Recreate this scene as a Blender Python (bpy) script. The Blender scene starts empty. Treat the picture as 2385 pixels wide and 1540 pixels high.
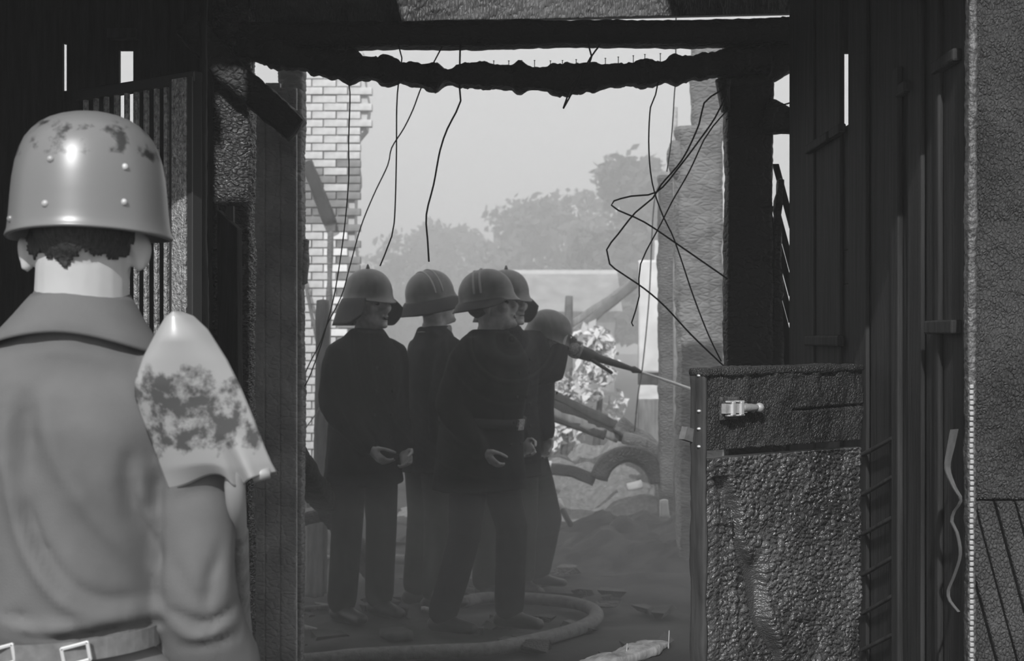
import bpy, math, random
import numpy as np
from mathutils import Vector, Matrix

random.seed(7)
RNG = np.random.default_rng(11)
SC = bpy.context.scene
COL = SC.collection
PI = math.pi

# ------------------------------------------------------------------ camera, sky, sun, exposure
F = 2385 * 50.0 / 36.0          # focal length in pixels of the 2385x1540 frame
CX, HZ, EYE = 1192.5, 790.0, 1.5
cam_d = bpy.data.cameras.new('camera'); cam = bpy.data.objects.new('camera', cam_d); COL.objects.link(cam)
cam_d.lens = 50; cam_d.sensor_width = 36; cam_d.sensor_fit = 'HORIZONTAL'
cam.location = (0, 0, EYE); cam.rotation_euler = (PI / 2, 0, 0)
cam_d.shift_y = (HZ - 770.0) / 2385.0
cam_d.clip_start = 0.05; cam_d.clip_end = 400
cam_d.dof.use_dof = True; cam_d.dof.focus_distance = 3.9; cam_d.dof.aperture_fstop = 7.1
SC.camera = cam

world = bpy.data.worlds.new('sky'); SC.world = world; world.use_nodes = True
bg = world.node_tree.nodes['Background']
bg.inputs[0].default_value = (0.78, 0.78, 0.78, 1); bg.inputs[1].default_value = 1.0

SUN_AZ, SUN_EL = math.radians(12), math.radians(36)
SUN = Vector((-math.sin(SUN_AZ) * math.cos(SUN_EL), -math.cos(SUN_AZ) * math.cos(SUN_EL), math.sin(SUN_EL)))
sd = bpy.data.lights.new('sun', 'SUN'); so = bpy.data.objects.new('sun', sd); COL.objects.link(so)
sd.energy = 3.2; sd.angle = math.radians(0.6)
so.rotation_euler = SUN.to_track_quat('Z', 'Y').to_euler(); so.location = (-2, -4, 9)

SC.view_settings.view_transform = 'Standard'; SC.view_settings.look = 'None'
SC.view_settings.gamma = 1; SC.view_settings.use_curve_mapping = False
SC.view_settings.exposure = 0.0
SC.cycles.use_denoising = True
SC.cycles.volume_bounces = 1
SC.cycles.max_bounces = 4; SC.cycles.diffuse_bounces = 3; SC.cycles.glossy_bounces = 2
SC.cycles.adaptive_threshold = .04

# ------------------------------------------------------------------ helpers: coordinates, noise
def at(x, y, Y):
    """point at depth Y (metres in front of the camera) that the picture shows at pixel x, y"""
    return np.array([(x - CX) / F * Y, Y, EYE - (y - HZ) / F * Y])

def V(*a): return np.array(a, dtype=float)

def _hash(ix, iy, iz, k):
    n = (ix.astype(np.int64) * 73856093) ^ (iy.astype(np.int64) * 19349663) ^ (iz.astype(np.int64) * 83492791) ^ (k * 2654435761)
    n = (n ^ (n >> 13)) * 1274126177 & 0x7fffffff
    n = (n ^ (n >> 15)) * 2246822519 & 0x7fffffff
    return ((n ^ (n >> 13)) & 0xfffff) / float(0xfffff)

def vnoise(P, seed=0):
    P = np.asarray(P, float); i = np.floor(P).astype(np.int64); f = P - i; f = f * f * (3 - 2 * f)
    out = 0
    for dx in (0, 1):
        for dy in (0, 1):
            for dz in (0, 1):
                w = (f[:, 0] if dx else 1 - f[:, 0]) * (f[:, 1] if dy else 1 - f[:, 1]) * (f[:, 2] if dz else 1 - f[:, 2])
                out = out + w * _hash(i[:, 0] + dx, i[:, 1] + dy, i[:, 2] + dz, seed + 1)
    return out * 2 - 1

def fbm(P, seed=0, octs=3):
    a, s, o = 1.0, 1.0, 0
    for k in range(octs):
        o = o + a * vnoise(np.asarray(P) * s, seed + 17 * k); a *= .5; s *= 2.03
    return o

def voronoi(P, seed=0):
    P = np.asarray(P, float); i = np.floor(P).astype(np.int64)
    f1 = np.full(len(P), 9.0); f2 = np.full(len(P), 9.0)
    for dx in (-1, 0, 1):
        for dy in (-1, 0, 1):
            for dz in (-1, 0, 1):
                c = i + np.array([dx, dy, dz])
                q = c + np.stack([_hash(c[:, 0], c[:, 1], c[:, 2], seed + k + 5) for k in range(3)], 1)
                d = np.linalg.norm(P - q, axis=1)
                f2 = np.where(d < f1, f1, np.minimum(f2, d)); f1 = np.minimum(f1, d)
    return f1, f2

def cells(P, scale, seed=0):
    """pillow height 0..1 of charcoal cells; cracks at 0"""
    f1, f2 = voronoi(np.asarray(P) / np.asarray(scale), seed)
    return np.clip((f2 - f1) / .38, 0, 1) ** .55

# ------------------------------------------------------------------ helpers: materials
MATS = {}
def _new(name):
    m = bpy.data.materials.new(name); m.use_nodes = True
    nt = m.node_tree; b = nt.nodes['Principled BSDF']
    MATS[name] = m
    return m, nt, b

def g(v): return (v, v, v, 1)

def mat_plain(name, v, rough=.6, spec=.4, metal=0.0, noise=.0, nscale=20, bump=0.0, bscale=60, stretch=(1, 1, 1), lo=None, hi=None):
    m, nt, b = _new(name)
    b.inputs['Roughness'].default_value = rough; b.inputs['Specular IOR Level'].default_value = spec; b.inputs['Metallic'].default_value = metal
    b.inputs['Base Color'].default_value = g(v)
    tc = nt.nodes.new('ShaderNodeTexCoord'); mp = nt.nodes.new('ShaderNodeMapping'); mp.inputs['Scale'].default_value = stretch
    nt.links.new(tc.outputs['Object'], mp.inputs[0])
    if noise > 0:
        n = nt.nodes.new('ShaderNodeTexNoise'); n.inputs['Scale'].default_value = nscale; n.inputs['Detail'].default_value = 5
        nt.links.new(mp.outputs[0], n.inputs['Vector'])
        r = nt.nodes.new('ShaderNodeValToRGB')
        r.color_ramp.elements[0].position = .3; r.color_ramp.elements[1].position = .72
        r.color_ramp.elements[0].color = g(lo if lo is not None else v * (1 - noise)); r.color_ramp.elements[1].color = g(hi if hi is not None else v * (1 + noise))
        nt.links.new(n.outputs['Fac'], r.inputs[0]); nt.links.new(r.outputs[0], b.inputs['Base Color'])
    if bump > 0:
        n2 = nt.nodes.new('ShaderNodeTexNoise'); n2.inputs['Scale'].default_value = bscale; n2.inputs['Detail'].default_value = 4
        nt.links.new(mp.outputs[0], n2.inputs['Vector'])
        bp = nt.nodes.new('ShaderNodeBump'); bp.inputs['Strength'].default_value = bump; bp.inputs['Distance'].default_value = .01
        nt.links.new(n2.outputs['Fac'], bp.inputs['Height']); nt.links.new(bp.outputs[0], b.inputs['Normal'])
    return m

def mat_char(name, v=.03, rough=.42, cell=(60, 60, 90), bump=.8, ash=.0, spec=.6):
    """burnt timber: alligatored charcoal cells, slightly glossy, patches of ash"""
    m, nt, b = _new(name)
    b.inputs['Specular IOR Level'].default_value = spec
    tc = nt.nodes.new('ShaderNodeTexCoord'); mp = nt.nodes.new('ShaderNodeMapping'); mp.inputs['Scale'].default_value = cell
    nt.links.new(tc.outputs['Object'], mp.inputs[0])
    vo = nt.nodes.new('ShaderNodeTexVoronoi'); vo.feature = 'DISTANCE_TO_EDGE'; vo.inputs['Scale'].default_value = 1
    nt.links.new(mp.outputs[0], vo.inputs['Vector'])
    no = nt.nodes.new('ShaderNodeTexNoise'); no.inputs['Scale'].default_value = 4; no.inputs['Detail'].default_value = 6
    nt.links.new(tc.outputs['Object'], no.inputs['Vector'])
    no2 = nt.nodes.new('ShaderNodeTexNoise'); no2.inputs['Scale'].default_value = 2.2; no2.inputs['Detail'].default_value = 6
    nt.links.new(mp.outputs[0], no2.inputs['Vector'])
    ad = nt.nodes.new('ShaderNodeMath'); ad.operation = 'MULTIPLY_ADD'; ad.inputs[1].default_value = .35
    mn = nt.nodes.new('ShaderNodeMath'); mn.operation = 'MINIMUM'; mn.inputs[1].default_value = .22
    nt.links.new(vo.outputs['Distance'], mn.inputs[0]); nt.links.new(no2.outputs['Fac'], ad.inputs[0]); nt.links.new(mn.outputs[0], ad.inputs[2])
    bp = nt.nodes.new('ShaderNodeBump'); bp.inputs['Strength'].default_value = bump; bp.inputs['Distance'].default_value = .02
    nt.links.new(ad.outputs[0], bp.inputs['Height']); nt.links.new(bp.outputs[0], b.inputs['Normal'])
    r = nt.nodes.new('ShaderNodeValToRGB'); r.color_ramp.elements[0].position = .35; r.color_ramp.elements[1].position = .75
    r.color_ramp.elements[0].color = g(v * .6); r.color_ramp.elements[1].color = g(v * 1.5 + ash)
    nt.links.new(no.outputs['Fac'], r.inputs[0]); nt.links.new(r.outputs[0], b.inputs['Base Color'])
    rr = nt.nodes.new('ShaderNodeMapRange'); rr.inputs['To Min'].default_value = max(.1, rough - .15); rr.inputs['To Max'].default_value = rough + .3
    nt.links.new(no.outputs['Fac'], rr.inputs[0]); nt.links.new(rr.outputs[0], b.inputs['Roughness'])
    return m

def mat_worn(name, light, dark, zlo, zhi, scale, rough=.35, metal=.0, spec=.5, thr=.5, lo=None):
    """paint with worn dark patches that lie between the local heights zlo and zhi"""
    m, nt, b = _new(name)
    b.inputs['Roughness'].default_value = rough; b.inputs['Metallic'].default_value = metal; b.inputs['Specular IOR Level'].default_value = spec
    tc = nt.nodes.new('ShaderNodeTexCoord'); n = nt.nodes.new('ShaderNodeTexNoise'); n.inputs['Scale'].default_value = scale; n.inputs['Detail'].default_value = 5; n.inputs['Roughness'].default_value = .62
    nt.links.new(tc.outputs['Object'], n.inputs['Vector'])
    sp = nt.nodes.new('ShaderNodeSeparateXYZ'); nt.links.new(tc.outputs['Object'], sp.inputs[0])
    w = nt.nodes.new('ShaderNodeValToRGB')
    mr = nt.nodes.new('ShaderNodeMapRange'); mr.inputs['From Min'].default_value = zlo; mr.inputs['From Max'].default_value = zhi
    nt.links.new(sp.outputs['Z'], mr.inputs[0]); nt.links.new(mr.outputs[0], w.inputs[0])
    e = w.color_ramp.elements; e[0].position = 0; e[0].color = g(0); e[1].position = 1; e[1].color = g(0)
    x = w.color_ramp.elements.new(.3); x.color = g(1); x = w.color_ramp.elements.new(.7); x.color = g(1)
    mu = nt.nodes.new('ShaderNodeMath'); mu.operation = 'MULTIPLY'; nt.links.new(n.outputs['Fac'], mu.inputs[0]); nt.links.new(w.outputs[0], mu.inputs[1])
    r = nt.nodes.new('ShaderNodeValToRGB'); r.color_ramp.elements[0].position = thr - .05; r.color_ramp.elements[1].position = thr + .08
    r.color_ramp.elements[0].color = g(light); r.color_ramp.elements[1].color = g(dark)
    nt.links.new(mu.outputs[0], r.inputs[0]); nt.links.new(r.outputs[0], b.inputs['Base Color'])
    return m

mat_char('char', .028)
mat_char('char_door', .055, rough=.24, cell=(110, 110, 150), bump=.4, ash=.06, spec=1.0)
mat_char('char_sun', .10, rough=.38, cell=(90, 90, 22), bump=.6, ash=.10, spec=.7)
mat_char('char_rail', .022, rough=.42, cell=(120, 120, 120), bump=.7, ash=.03)
mat_char('char_outer', .035, rough=.36, cell=(140, 140, 90), bump=.8, ash=.035)
mat_char('char_beam', .014, rough=.5, cell=(30, 30, 40), bump=.7)
mat_char('char_post', .04, rough=.2, cell=(38, 38, 70), bump=.9, spec=.9)
mat_char('char_pale', .42, rough=.7, cell=(24, 24, 40), bump=.8)
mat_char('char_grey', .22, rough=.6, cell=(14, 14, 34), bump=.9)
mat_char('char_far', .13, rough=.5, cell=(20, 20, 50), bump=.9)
mat_plain('black_board', .03, rough=.75, spec=.25, noise=.5, nscale=3, bump=.3, bscale=8, stretch=(14, 14, 1))
mat_plain('dim_board', .05, rough=.7, spec=.3, noise=.5, nscale=3, bump=.3, bscale=8, stretch=(10, 10, 1))
mat_plain('grey_board', .22, rough=.8, noise=.35, nscale=4, bump=.4, bscale=10, stretch=(8, 8, 1))
mat_plain('white_board', .75, rough=.8, noise=.12, nscale=5)
mat_plain('rusty_metal', .34, rough=.45, spec=.6, metal=.3, noise=.6, nscale=90, bump=.8, bscale=160)
mat_plain('dark_metal', .05, rough=.45, metal=.3, spec=.5)
mat_plain('edge_metal', .10, rough=.4, spec=.7, metal=.2, noise=.7, nscale=70, bump=.7, bscale=120)
mat_plain('bare_metal', .42, rough=.5, spec=.6, metal=.2, noise=.3, nscale=40, bump=.2, bscale=80)
mat_plain('bright_metal', .85, rough=.3, metal=.5, spec=.7)
mat_plain('wire_metal', .02, rough=.6)
mat_plain('shirt_cloth', .15, rough=.95, spec=.15, noise=.12, nscale=9, bump=.08, bscale=300)
mat_plain('seam_cloth', .16, rough=.95, spec=.1)
mat_plain('belt_canvas', .17, rough=.9, noise=.2, nscale=60)
mat_plain('trouser_cloth', .17, rough=.95, noise=.15, nscale=10)
mat_plain('skin', .52, rough=.55, spec=.35, noise=.08, nscale=14)
mat_plain('skin_soot', .40, rough=.6, spec=.3, noise=.3, nscale=24)
mat_plain('hair_dark', .045, rough=.6, spec=.4, noise=.5, nscale=30, stretch=(6, 6, 1), bump=.6, bscale=60)
mat_plain('coat_cloth', .012, rough=.9, spec=.15, noise=.3, nscale=6)
mat_plain('coat_cloth_b', .016, rough=.9, spec=.15, noise=.3, nscale=6)
mat_plain('coat_trim', .028, rough=.8, spec=.2)
mat_plain('pale_band', .30, rough=.8)
mat_plain('boot_leather', .02, rough=.4, spec=.5)
mat_plain('helmet_fire', .09, rough=.42, spec=.6, noise=.35, nscale=18)
mat_plain('flap_leather', .014, rough=.6, spec=.3)
mat_plain('eye_dark', .01, rough=.2)
mat_plain('hose_canvas', .16, rough=.9, noise=.3, nscale=30, bump=.3, bscale=120)
mat_plain('ground_ash', .055, rough=.9, spec=.2, noise=.6, nscale=2.2, bump=.8, bscale=12)
mat_plain('rubble', .07, rough=.9, noise=.6, nscale=5, bump=.7, bscale=14)
mat_plain('brick_pale', .62, rough=.9, noise=.18, nscale=12, bump=.3, bscale=50)
mat_plain('brick_lit', .92, rough=.85, noise=.08, nscale=12)  # highlight on the lit brick columns, put into the brick colour
mat_plain('brick_dark', .25, rough=.9, noise=.3, nscale=12)
mat_plain('mortar', .55, rough=.95)
mat_plain('leaf', .12, rough=.7, noise=.4, nscale=.6)
mat_plain('leaf_sunlit', .75, rough=.7, noise=.2, nscale=2)  # sunlit brightness of the two bushes painted into the leaf colour
mat_plain('bark', .08, rough=.9)
mat_plain('roof_far', .35, rough=.9, noise=.3, nscale=2)
mat_worn('helmet_paint', .19, .03, .085, .215, 30, rough=.36, metal=.15, spec=.7, thr=.535)
mat_worn('shovel_paint', .44, .11, -.01, .26, 24, rough=.42, metal=.25, spec=.55, thr=.47)
m, nt, b = _new('water')
b.inputs['Base Color'].default_value = g(.9); b.inputs['Roughness'].default_value = .3; b.inputs['Transmission Weight'].default_value = .2

# ------------------------------------------------------------------ helpers: objects
def top(o, label=None, cat=None, group=None, kind=None):
    if label: o['label'] = label
    if cat: o['category'] = cat
    if group: o['group'] = group
    if kind: o['kind'] = kind
    return o

def empty(name, loc, label=None, cat=None, group=None, kind=None):
    o = bpy.data.objects.new(name, None); COL.objects.link(o); o.location = Vector(loc); o.empty_display_size = .1
    return top(o, label, cat, group, kind)

def root_loc(o):
    p = Vector((0, 0, 0))
    while o is not None: p += o.location; o = o.parent
    return np.array(p)

def mk(name, vf, mat, parent=None, smooth=True, label=None, cat=None, group=None, kind=None, crease=None):
    """one mesh object from world-space verts and faces"""
    v, f = vf; v = np.asarray(v, float)
    me = bpy.data.meshes.new(name)
    if parent is None:
        lo, hi = v.min(0), v.max(0); org = np.array([(lo[0] + hi[0]) / 2, (lo[1] + hi[1]) / 2, lo[2]])
    else: org = root_loc(parent)
    me.from_pydata((v - org).tolist(), [], [list(map(int, x)) for x in f]); me.update()
    me.materials.append(MATS[mat])
    me.polygons.foreach_set('use_smooth', [smooth] * len(me.polygons))
    if crease and smooth: me.set_sharp_from_angle(angle=math.radians(crease))
    o = bpy.data.objects.new(name, me); COL.objects.link(o)
    if parent is None: o.location = Vector(org)
    else: o.parent = parent
    return top(o, label, cat, group, kind)

def join(parts):
    vs, fs, n = [], [], 0
    for v, f in parts:
        v = np.asarray(v, float); vs.append(v); fs += [[int(i) + n for i in x] for x in f]; n += len(v)
    return np.concatenate(vs), fs

BOXF = [(0, 3, 2, 1), (4, 5, 6, 7), (0, 1, 5, 4), (1, 2, 6, 5), (2, 3, 7, 6), (3, 0, 4, 7)]
def box(lo, hi):
    a, b_ = np.minimum(lo, hi), np.maximum(lo, hi)
    return np.array([[a[0], a[1], a[2]], [b_[0], a[1], a[2]], [b_[0], b_[1], a[2]], [a[0], b_[1], a[2]],
                     [a[0], a[1], b_[2]], [b_[0], a[1], b_[2]], [b_[0], b_[1], b_[2]], [a[0], b_[1], b_[2]]]), BOXF

def obox(c, ax, ay, az):
    """box with half-axis vectors ax, ay, az"""
    c, ax, ay, az = map(np.asarray, (c, ax, ay, az))
    s = [(-1, -1, -1), (1, -1, -1), (1, 1, -1), (-1, 1, -1), (-1, -1, 1), (1, -1, 1), (1, 1, 1), (-1, 1, 1)]
    return np.array([c + i * ax + j * ay + k * az for i, j, k in s]), BOXF

def prism(poly, d):
    """polygon (list of 3-D points) extruded by vector d"""
    p = np.asarray(poly, float); n = len(p); v = np.concatenate([p, p + np.asarray(d)])
    f = [list(range(n))[::-1], list(range(n, 2 * n))] + [[i, (i + 1) % n, n + (i + 1) % n, n + i] for i in range(n)]
    return v, f

def bevel(o, w=.004, seg=2):
    m_ = o.modifiers.new('bevel', 'BEVEL'); m_.width = w; m_.segments = seg; m_.limit_method = 'ANGLE'
    return o

def ell(c, r, R=None, n=16, m=10):
    v = []
    for i in range(m + 1):
        t = PI * i / m
        for j in range(n):
            p = 2 * PI * j / n
            v.append([math.sin(t) * math.cos(p), math.sin(t) * math.sin(p), math.cos(t)])
    v = np.array(v) * np.asarray(r, float)
    if R is not None: v = v @ np.asarray(R).T
    f = [[i * n + j, (i + 1) * n + j, (i + 1) * n + (j + 1) % n, i * n + (j + 1) % n] for i in range(m) for j in range(n)]
    return v + np.asarray(c, float), f

def resample(pts, step):
    P = np.asarray(pts, float); n = len(P)
    if n > 2:
        Q = np.concatenate([[2 * P[0] - P[1]], P, [2 * P[-1] - P[-2]]]); out = []
        for i in range(1, n):
            a, b_, c, d = Q[i - 1], Q[i], Q[i + 1], Q[i + 2]
            k = max(1, int(np.linalg.norm(c - b_) / step))
            for t in np.linspace(0, 1, k, endpoint=False):
                out.append(.5 * ((2 * b_) + (c - a) * t + (2 * a - 5 * b_ + 4 * c - d) * t * t + (3 * b_ - a - 3 * c + d) * t ** 3))
        out.append(P[-1]); return np.array(out)
    k = max(1, int(np.linalg.norm(P[1] - P[0]) / step))
    return np.array([P[0] + (P[1] - P[0]) * t for t in np.linspace(0, 1, k + 1)])

def frames(P, up):
    T = np.gradient(P, axis=0); T /= np.linalg.norm(T, axis=1)[:, None] + 1e-9
    U = np.asarray(up, float)[None] - T * (T @ np.asarray(up, float))[:, None]
    U /= np.linalg.norm(U, axis=1)[:, None] + 1e-9
    return T, U, np.cross(T, U)

def tube(pts, rads, n=14, up=(0, 1, 0), cap=True, smooth_pts=None):
    """loft of ellipses (a along side, b along up) with rounded ends"""
    P = np.asarray(pts, float); R = np.array([(r, r) if np.isscalar(r) else r for r in rads], float)
    T, U, S = frames(P, up)
    if cap:
        rs, rp, ru, rv = [], [], [], []
        def capring(i, sgn):
            return [(P[i] + sgn * T[i] * min(R[i]) * math.sin(a), R[i] * max(.12, math.cos(a))) for a in (.55, 1.05, 1.45)]
        a = capring(0, -1)[::-1]; z = capring(len(P) - 1, 1)
        P2 = np.array([x[0] for x in a] + list(P) + [x[0] for x in z]); R2 = np.array([x[1] for x in a] + list(R) + [x[1] for x in z])
        U = np.concatenate([[U[0]] * 3, U, [U[-1]] * 3]); S = np.concatenate([[S[0]] * 3, S, [S[-1]] * 3]); P, R = P2, R2
    v = []
    for i in range(len(P)):
        for j in range(n):
            t = 2 * PI * j / n
            v.append(P[i] + S[i] * R[i][0] * math.cos(t) + U[i] * R[i][1] * math.sin(t))
    m_ = len(P)
    f = [[i * n + j, i * n + (j + 1) % n, (i + 1) * n + (j + 1) % n, (i + 1) * n + j] for i in range(m_ - 1) for j in range(n)]
    f += [list(range(n))[::-1], list(range((m_ - 1) * n, m_ * n))]
    return np.array(v), f

def wire_vf(pts, r, step=.03, n=6):
    P = resample(pts, step)
    return tube(P, [r] * len(P), n=n, up=(.13, .97, .2), cap=False)

def timber(pts, w, h, up=(0, 0, 1), step=.02, cs=.02, low=.012, lows=.15, cell=(.03, .03, .05), camp=.006, seed=0, rag=0.0, prof=None, rnd=.3):
    """burnt timber: rounded-rectangle section w (side) x h (up) swept along pts, ragged and alligatored"""
    P = resample(pts, step); T, U, S = frames(P, up); n_ = len(P)
    nw, nh = max(2, int(w / cs)), max(2, int(h / cs))
    ring = [(x, -1) for x in np.linspace(-1, 1, nw, endpoint=False)] + [(1, y) for y in np.linspace(-1, 1, nh, endpoint=False)] + \
           [(x, 1) for x in np.linspace(1, -1, nw, endpoint=False)] + [(-1, y) for y in np.linspace(1, -1, nh, endpoint=False)]
    ring = np.array(ring, float)
    rr = ring * .5 * np.array([w, h]); k = np.linalg.norm(ring, axis=1)
    rr = rr * (1 - rnd * (np.maximum(k - 1, 0) / .4142) * .35)[:, None]
    nr = len(ring); nrm = rr / np.array([w, h]) ** 1.0; nrm = np.sign(nrm) * np.abs(nrm) ** 2.2; nrm /= np.linalg.norm(nrm, axis=1)[:, None] + 1e-9
    s = np.concatenate([[0], np.cumsum(np.linalg.norm(np.diff(P, axis=0), axis=1))])
    sc = np.ones((n_, 2)) if prof is None else np.array([prof(x / s[-1]) for x in s])
    if sc.ndim == 1: sc = np.stack([sc, sc], 1)
    base = P[:, None] + S[:, None] * (rr[None, :, 0] * sc[:, None, 0])[..., None] + U[:, None] * (rr[None, :, 1] * sc[:, None, 1])[..., None]
    N = S[:, None] * nrm[None, :, 0, None] + U[:, None] * nrm[None, :, 1, None]
    loc = np.stack([np.broadcast_to(rr[None, :, 0], (n_, nr)), np.broadcast_to(rr[None, :, 1], (n_, nr)), np.broadcast_to(s[:, None], (n_, nr))], 2).reshape(-1, 3)
    d = low * fbm(loc / lows, seed) + camp * (cells(loc, cell, seed + 3) - .6)
    if rag: d = d + rag * np.clip(fbm(loc / np.array([.2, .2, .045]), seed + 9) - .1, -.6, 1)
    v = base.reshape(-1, 3) + N.reshape(-1, 3) * d[:, None]
    f = [[i * nr + j, i * nr + (j + 1) % nr, (i + 1) * nr + (j + 1) % nr, (i + 1) * nr + j] for i in range(n_ - 1) for j in range(nr)]
    c0, c1 = len(v), len(v) + 1
    v = np.concatenate([v, [P[0] - T[0] * .008, P[-1] + T[-1] * .008]])
    f += [[c0, (j + 1) % nr, j] for j in range(nr)] + [[c1, (n_ - 1) * nr + j, (n_ - 1) * nr + (j + 1) % nr] for j in range(nr)]
    return v, f

def relief(o, a, b_, nrm, thick, nu, nv, dfun):
    """slab with a displaced front: corner o, edge vectors a, b_, outward normal nrm"""
    o, a, b_, nrm = map(np.asarray, (o, a, b_, nrm))
    uu, vv = np.meshgrid(np.linspace(0, 1, nu + 1), np.linspace(0, 1, nv + 1)); u, v = uu.ravel(), vv.ravel()
    la, lb = np.linalg.norm(a), np.linalg.norm(b_)
    d = dfun(u * la, v * lb)
    front = o + u[:, None] * a + v[:, None] * b_ + nrm * d[:, None]
    w = nu + 1
    f = [[j * w + i, j * w + i + 1, (j + 1) * w + i + 1, (j + 1) * w + i] for j in range(nv) for i in range(nu)]
    rim = [i for i in range(nu)] + [j * w + nu for j in range(nv)] + [nv * w + i for i in range(nu, 0, -1)] + [j * w for j in range(nv, 0, -1)]
    back = np.array([o + u[i] * a + v[i] * b_ - nrm * thick for i in rim]); n0 = len(front); k = len(rim)
    f += [[rim[(i + 1) % k], rim[i], n0 + i, n0 + (i + 1) % k] for i in range(k)] + [[n0 + i for i in range(k)][::-1]]
    return np.concatenate([front, back]), f

def remesh(parts, voxel, smooth=4):
    """one continuous skin around overlapping closed parts"""
    v, f = join(parts)
    me = bpy.data.meshes.new('tmp'); me.from_pydata(v.tolist(), [], f); me.update()
    o = bpy.data.objects.new('tmp', me); COL.objects.link(o)
    r = o.modifiers.new('r', 'REMESH'); r.mode = 'VOXEL'; r.voxel_size = voxel; r.adaptivity = 0
    if smooth:
        s = o.modifiers.new('s', 'SMOOTH'); s.iterations = smooth; s.factor = .5
    dg = bpy.context.evaluated_depsgraph_get()
    e = bpy.data.meshes.new_from_object(o.evaluated_get(dg))
    vv = np.empty(len(e.vertices) * 3); e.vertices.foreach_get('co', vv)
    ff = [list(p.vertices) for p in e.polygons]
    bpy.data.objects.remove(o); bpy.data.meshes.remove(me); bpy.data.meshes.remove(e)
    return vv.reshape(-1, 3), ff

def rotz(a):
    c, s = math.cos(a), math.sin(a); return np.array([[c, -s, 0], [s, c, 0], [0, 0, 1.0]])
def rotx(a):
    c, s = math.cos(a), math.sin(a); return np.array([[1.0, 0, 0], [0, c, -s], [0, s, c]])
def roty(a):
    c, s = math.cos(a), math.sin(a); return np.array([[c, 0, s], [0, 1.0, 0], [-s, 0, c]])


# ================================================================== THE SETTING
# ground: one sheet from behind the camera to the fields beyond the ruin
def ground():
    xs = np.concatenate([np.linspace(-60, -5, 12), np.linspace(-4.5, 4.5, 60), np.linspace(5, 60, 12)])
    ys = np.concatenate([np.linspace(-8, 4.5, 20), np.linspace(4.7, 16, 90), np.linspace(17, 140, 30)])
    gx, gy = np.meshgrid(xs, ys); P = np.stack([gx.ravel(), gy.ravel(), 0 * gx.ravel()], 1)
    near = np.clip((P[:, 1] - 4.6) / 1.5, 0, 1) * np.clip((30 - P[:, 1]) / 10, 0, 1) * np.clip((6 - np.abs(P[:, 0])) / 2, 0, 1)
    P[:, 2] = near * (.028 * fbm(P / .55, 3) - .02)
    w = len(xs)
    f = [[j * w + i, j * w + i + 1, (j + 1) * w + i + 1, (j + 1) * w + i] for j in range(len(ys) - 1) for i in range(w - 1)]
    mk('floor', (P, f), 'ground_ash', kind='structure', label='dark ash covered ground of the burnt stable', cat='ground')
ground()

def struct(name, label):
    o = empty(name, (0, 0, 0), label, 'wall', kind='structure'); return o

# roof over the passage, burnt through in one place so that a patch of sun falls on the back wall plank
roof = struct('ceiling', 'boarded roof over the stable passage, burnt through above the door'); roof['category'] = 'roof'
kz = math.cos(SUN_AZ) / math.tan(SUN_EL)      # metres towards the camera per metre of height, along the sun's rays
HY0, HY1 = 5.45 - (4.08 - 2.715) * kz, 5.45 - (4.0 - 3.05) * kz
HX0, HX1 = -.43 - 1.3 * kz * math.tan(SUN_AZ), .62 - 1.3 * kz * math.tan(SUN_AZ)
NX0, NX1 = -1.585, -1.41      # burnt notch at the eaves: lets a shaft of sun reach the scaly left post
for (x0, x1, y0, y1) in ((-4.6, NX0, 2.9, HY0), (NX0, NX1, 3.15, HY0), (NX1, 4.6, 2.9, HY0), (-4.6, HX0, HY0, HY1), (HX1, 4.6, HY0, HY1), (-4.6, 4.6, HY1, 5.85)):
    mk('roof_board', box((x0, y0, 4.0), (x1, y1, 4.08)), 'black_board', roof, smooth=False)

# front wall around the doorway the picture looks through
wf = struct('wall_front', 'burnt plank front wall around the wide stable doorway')
mk('lintel', box((-1.5, 3.02, 2.275), (1.0, 3.16, 2.5)), 'char', wf, smooth=False)
mk('plank', box((NX1, 3.04, 2.5), (1.0, 3.14, 4.0)), 'black_board', wf, smooth=False)
mk('plank', box((-1.5, 3.04, 2.5), (NX1, 3.14, 3.62)), 'black_board', wf, smooth=False)
mk('plank', box((NX0, 3.04, 0), (-1.502, 3.14, 3.62)), 'black_board', wf, smooth=False)
for k in range(7): mk('plank', box((-1.5 - .44 * (k + 1), 3.04, 0), ((-1.51 - .44 * k) if k else NX0, 3.14, 4.0)), 'black_board', wf, smooth=False)
for k in range(8): mk('plank', box((1.035 + .44 * k, 3.08, 0), (1.465 + .44 * k, 3.14, 4.0)), 'black_board', wf, smooth=False)

# right wall of the passage: upright boards, one open joint
wr = struct('wall_right', 'dark upright boards lining the right side of the passage')
XR = 1.0
def rboard(y0, y1, z0=0.0, z1=4.0, off=0.0, mat='black_board'):
    return bevel(mk('board', box((XR + off, y0, z0), (XR + off + .012, y1, z1)), mat, wr, smooth=False), .004)
for i, (a, b_) in enumerate(((3.15, 3.296), (3.30, 3.456), (3.46, 3.576), (3.58, 3.697), (3.70, 4.017), (4.02, 4.233), (4.356, 4.697), (4.70, 5.11))):
    rboard(a, b_, off=(.0, .006, -.006, .004, .012, .0, .004, -.004)[i])
rboard(4.22, 4.37, 0, 1.668, .016); rboard(4.22, 4.372, 1.668, 1.771, .016); rboard(4.22, 4.37, 1.771, 2.15, .016); rboard(4.22, 4.37, 2.88, 4.0, .016)
mk('backing', box((XR + .030, 3.15, 0), (XR + .04, 4.33, 4.0)), 'black_board', wr, smooth=False)
mk('backing', box((XR + .030, 4.45, 0), (XR + .04, 5.11, 4.0)), 'black_board', wr, smooth=False)
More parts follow.
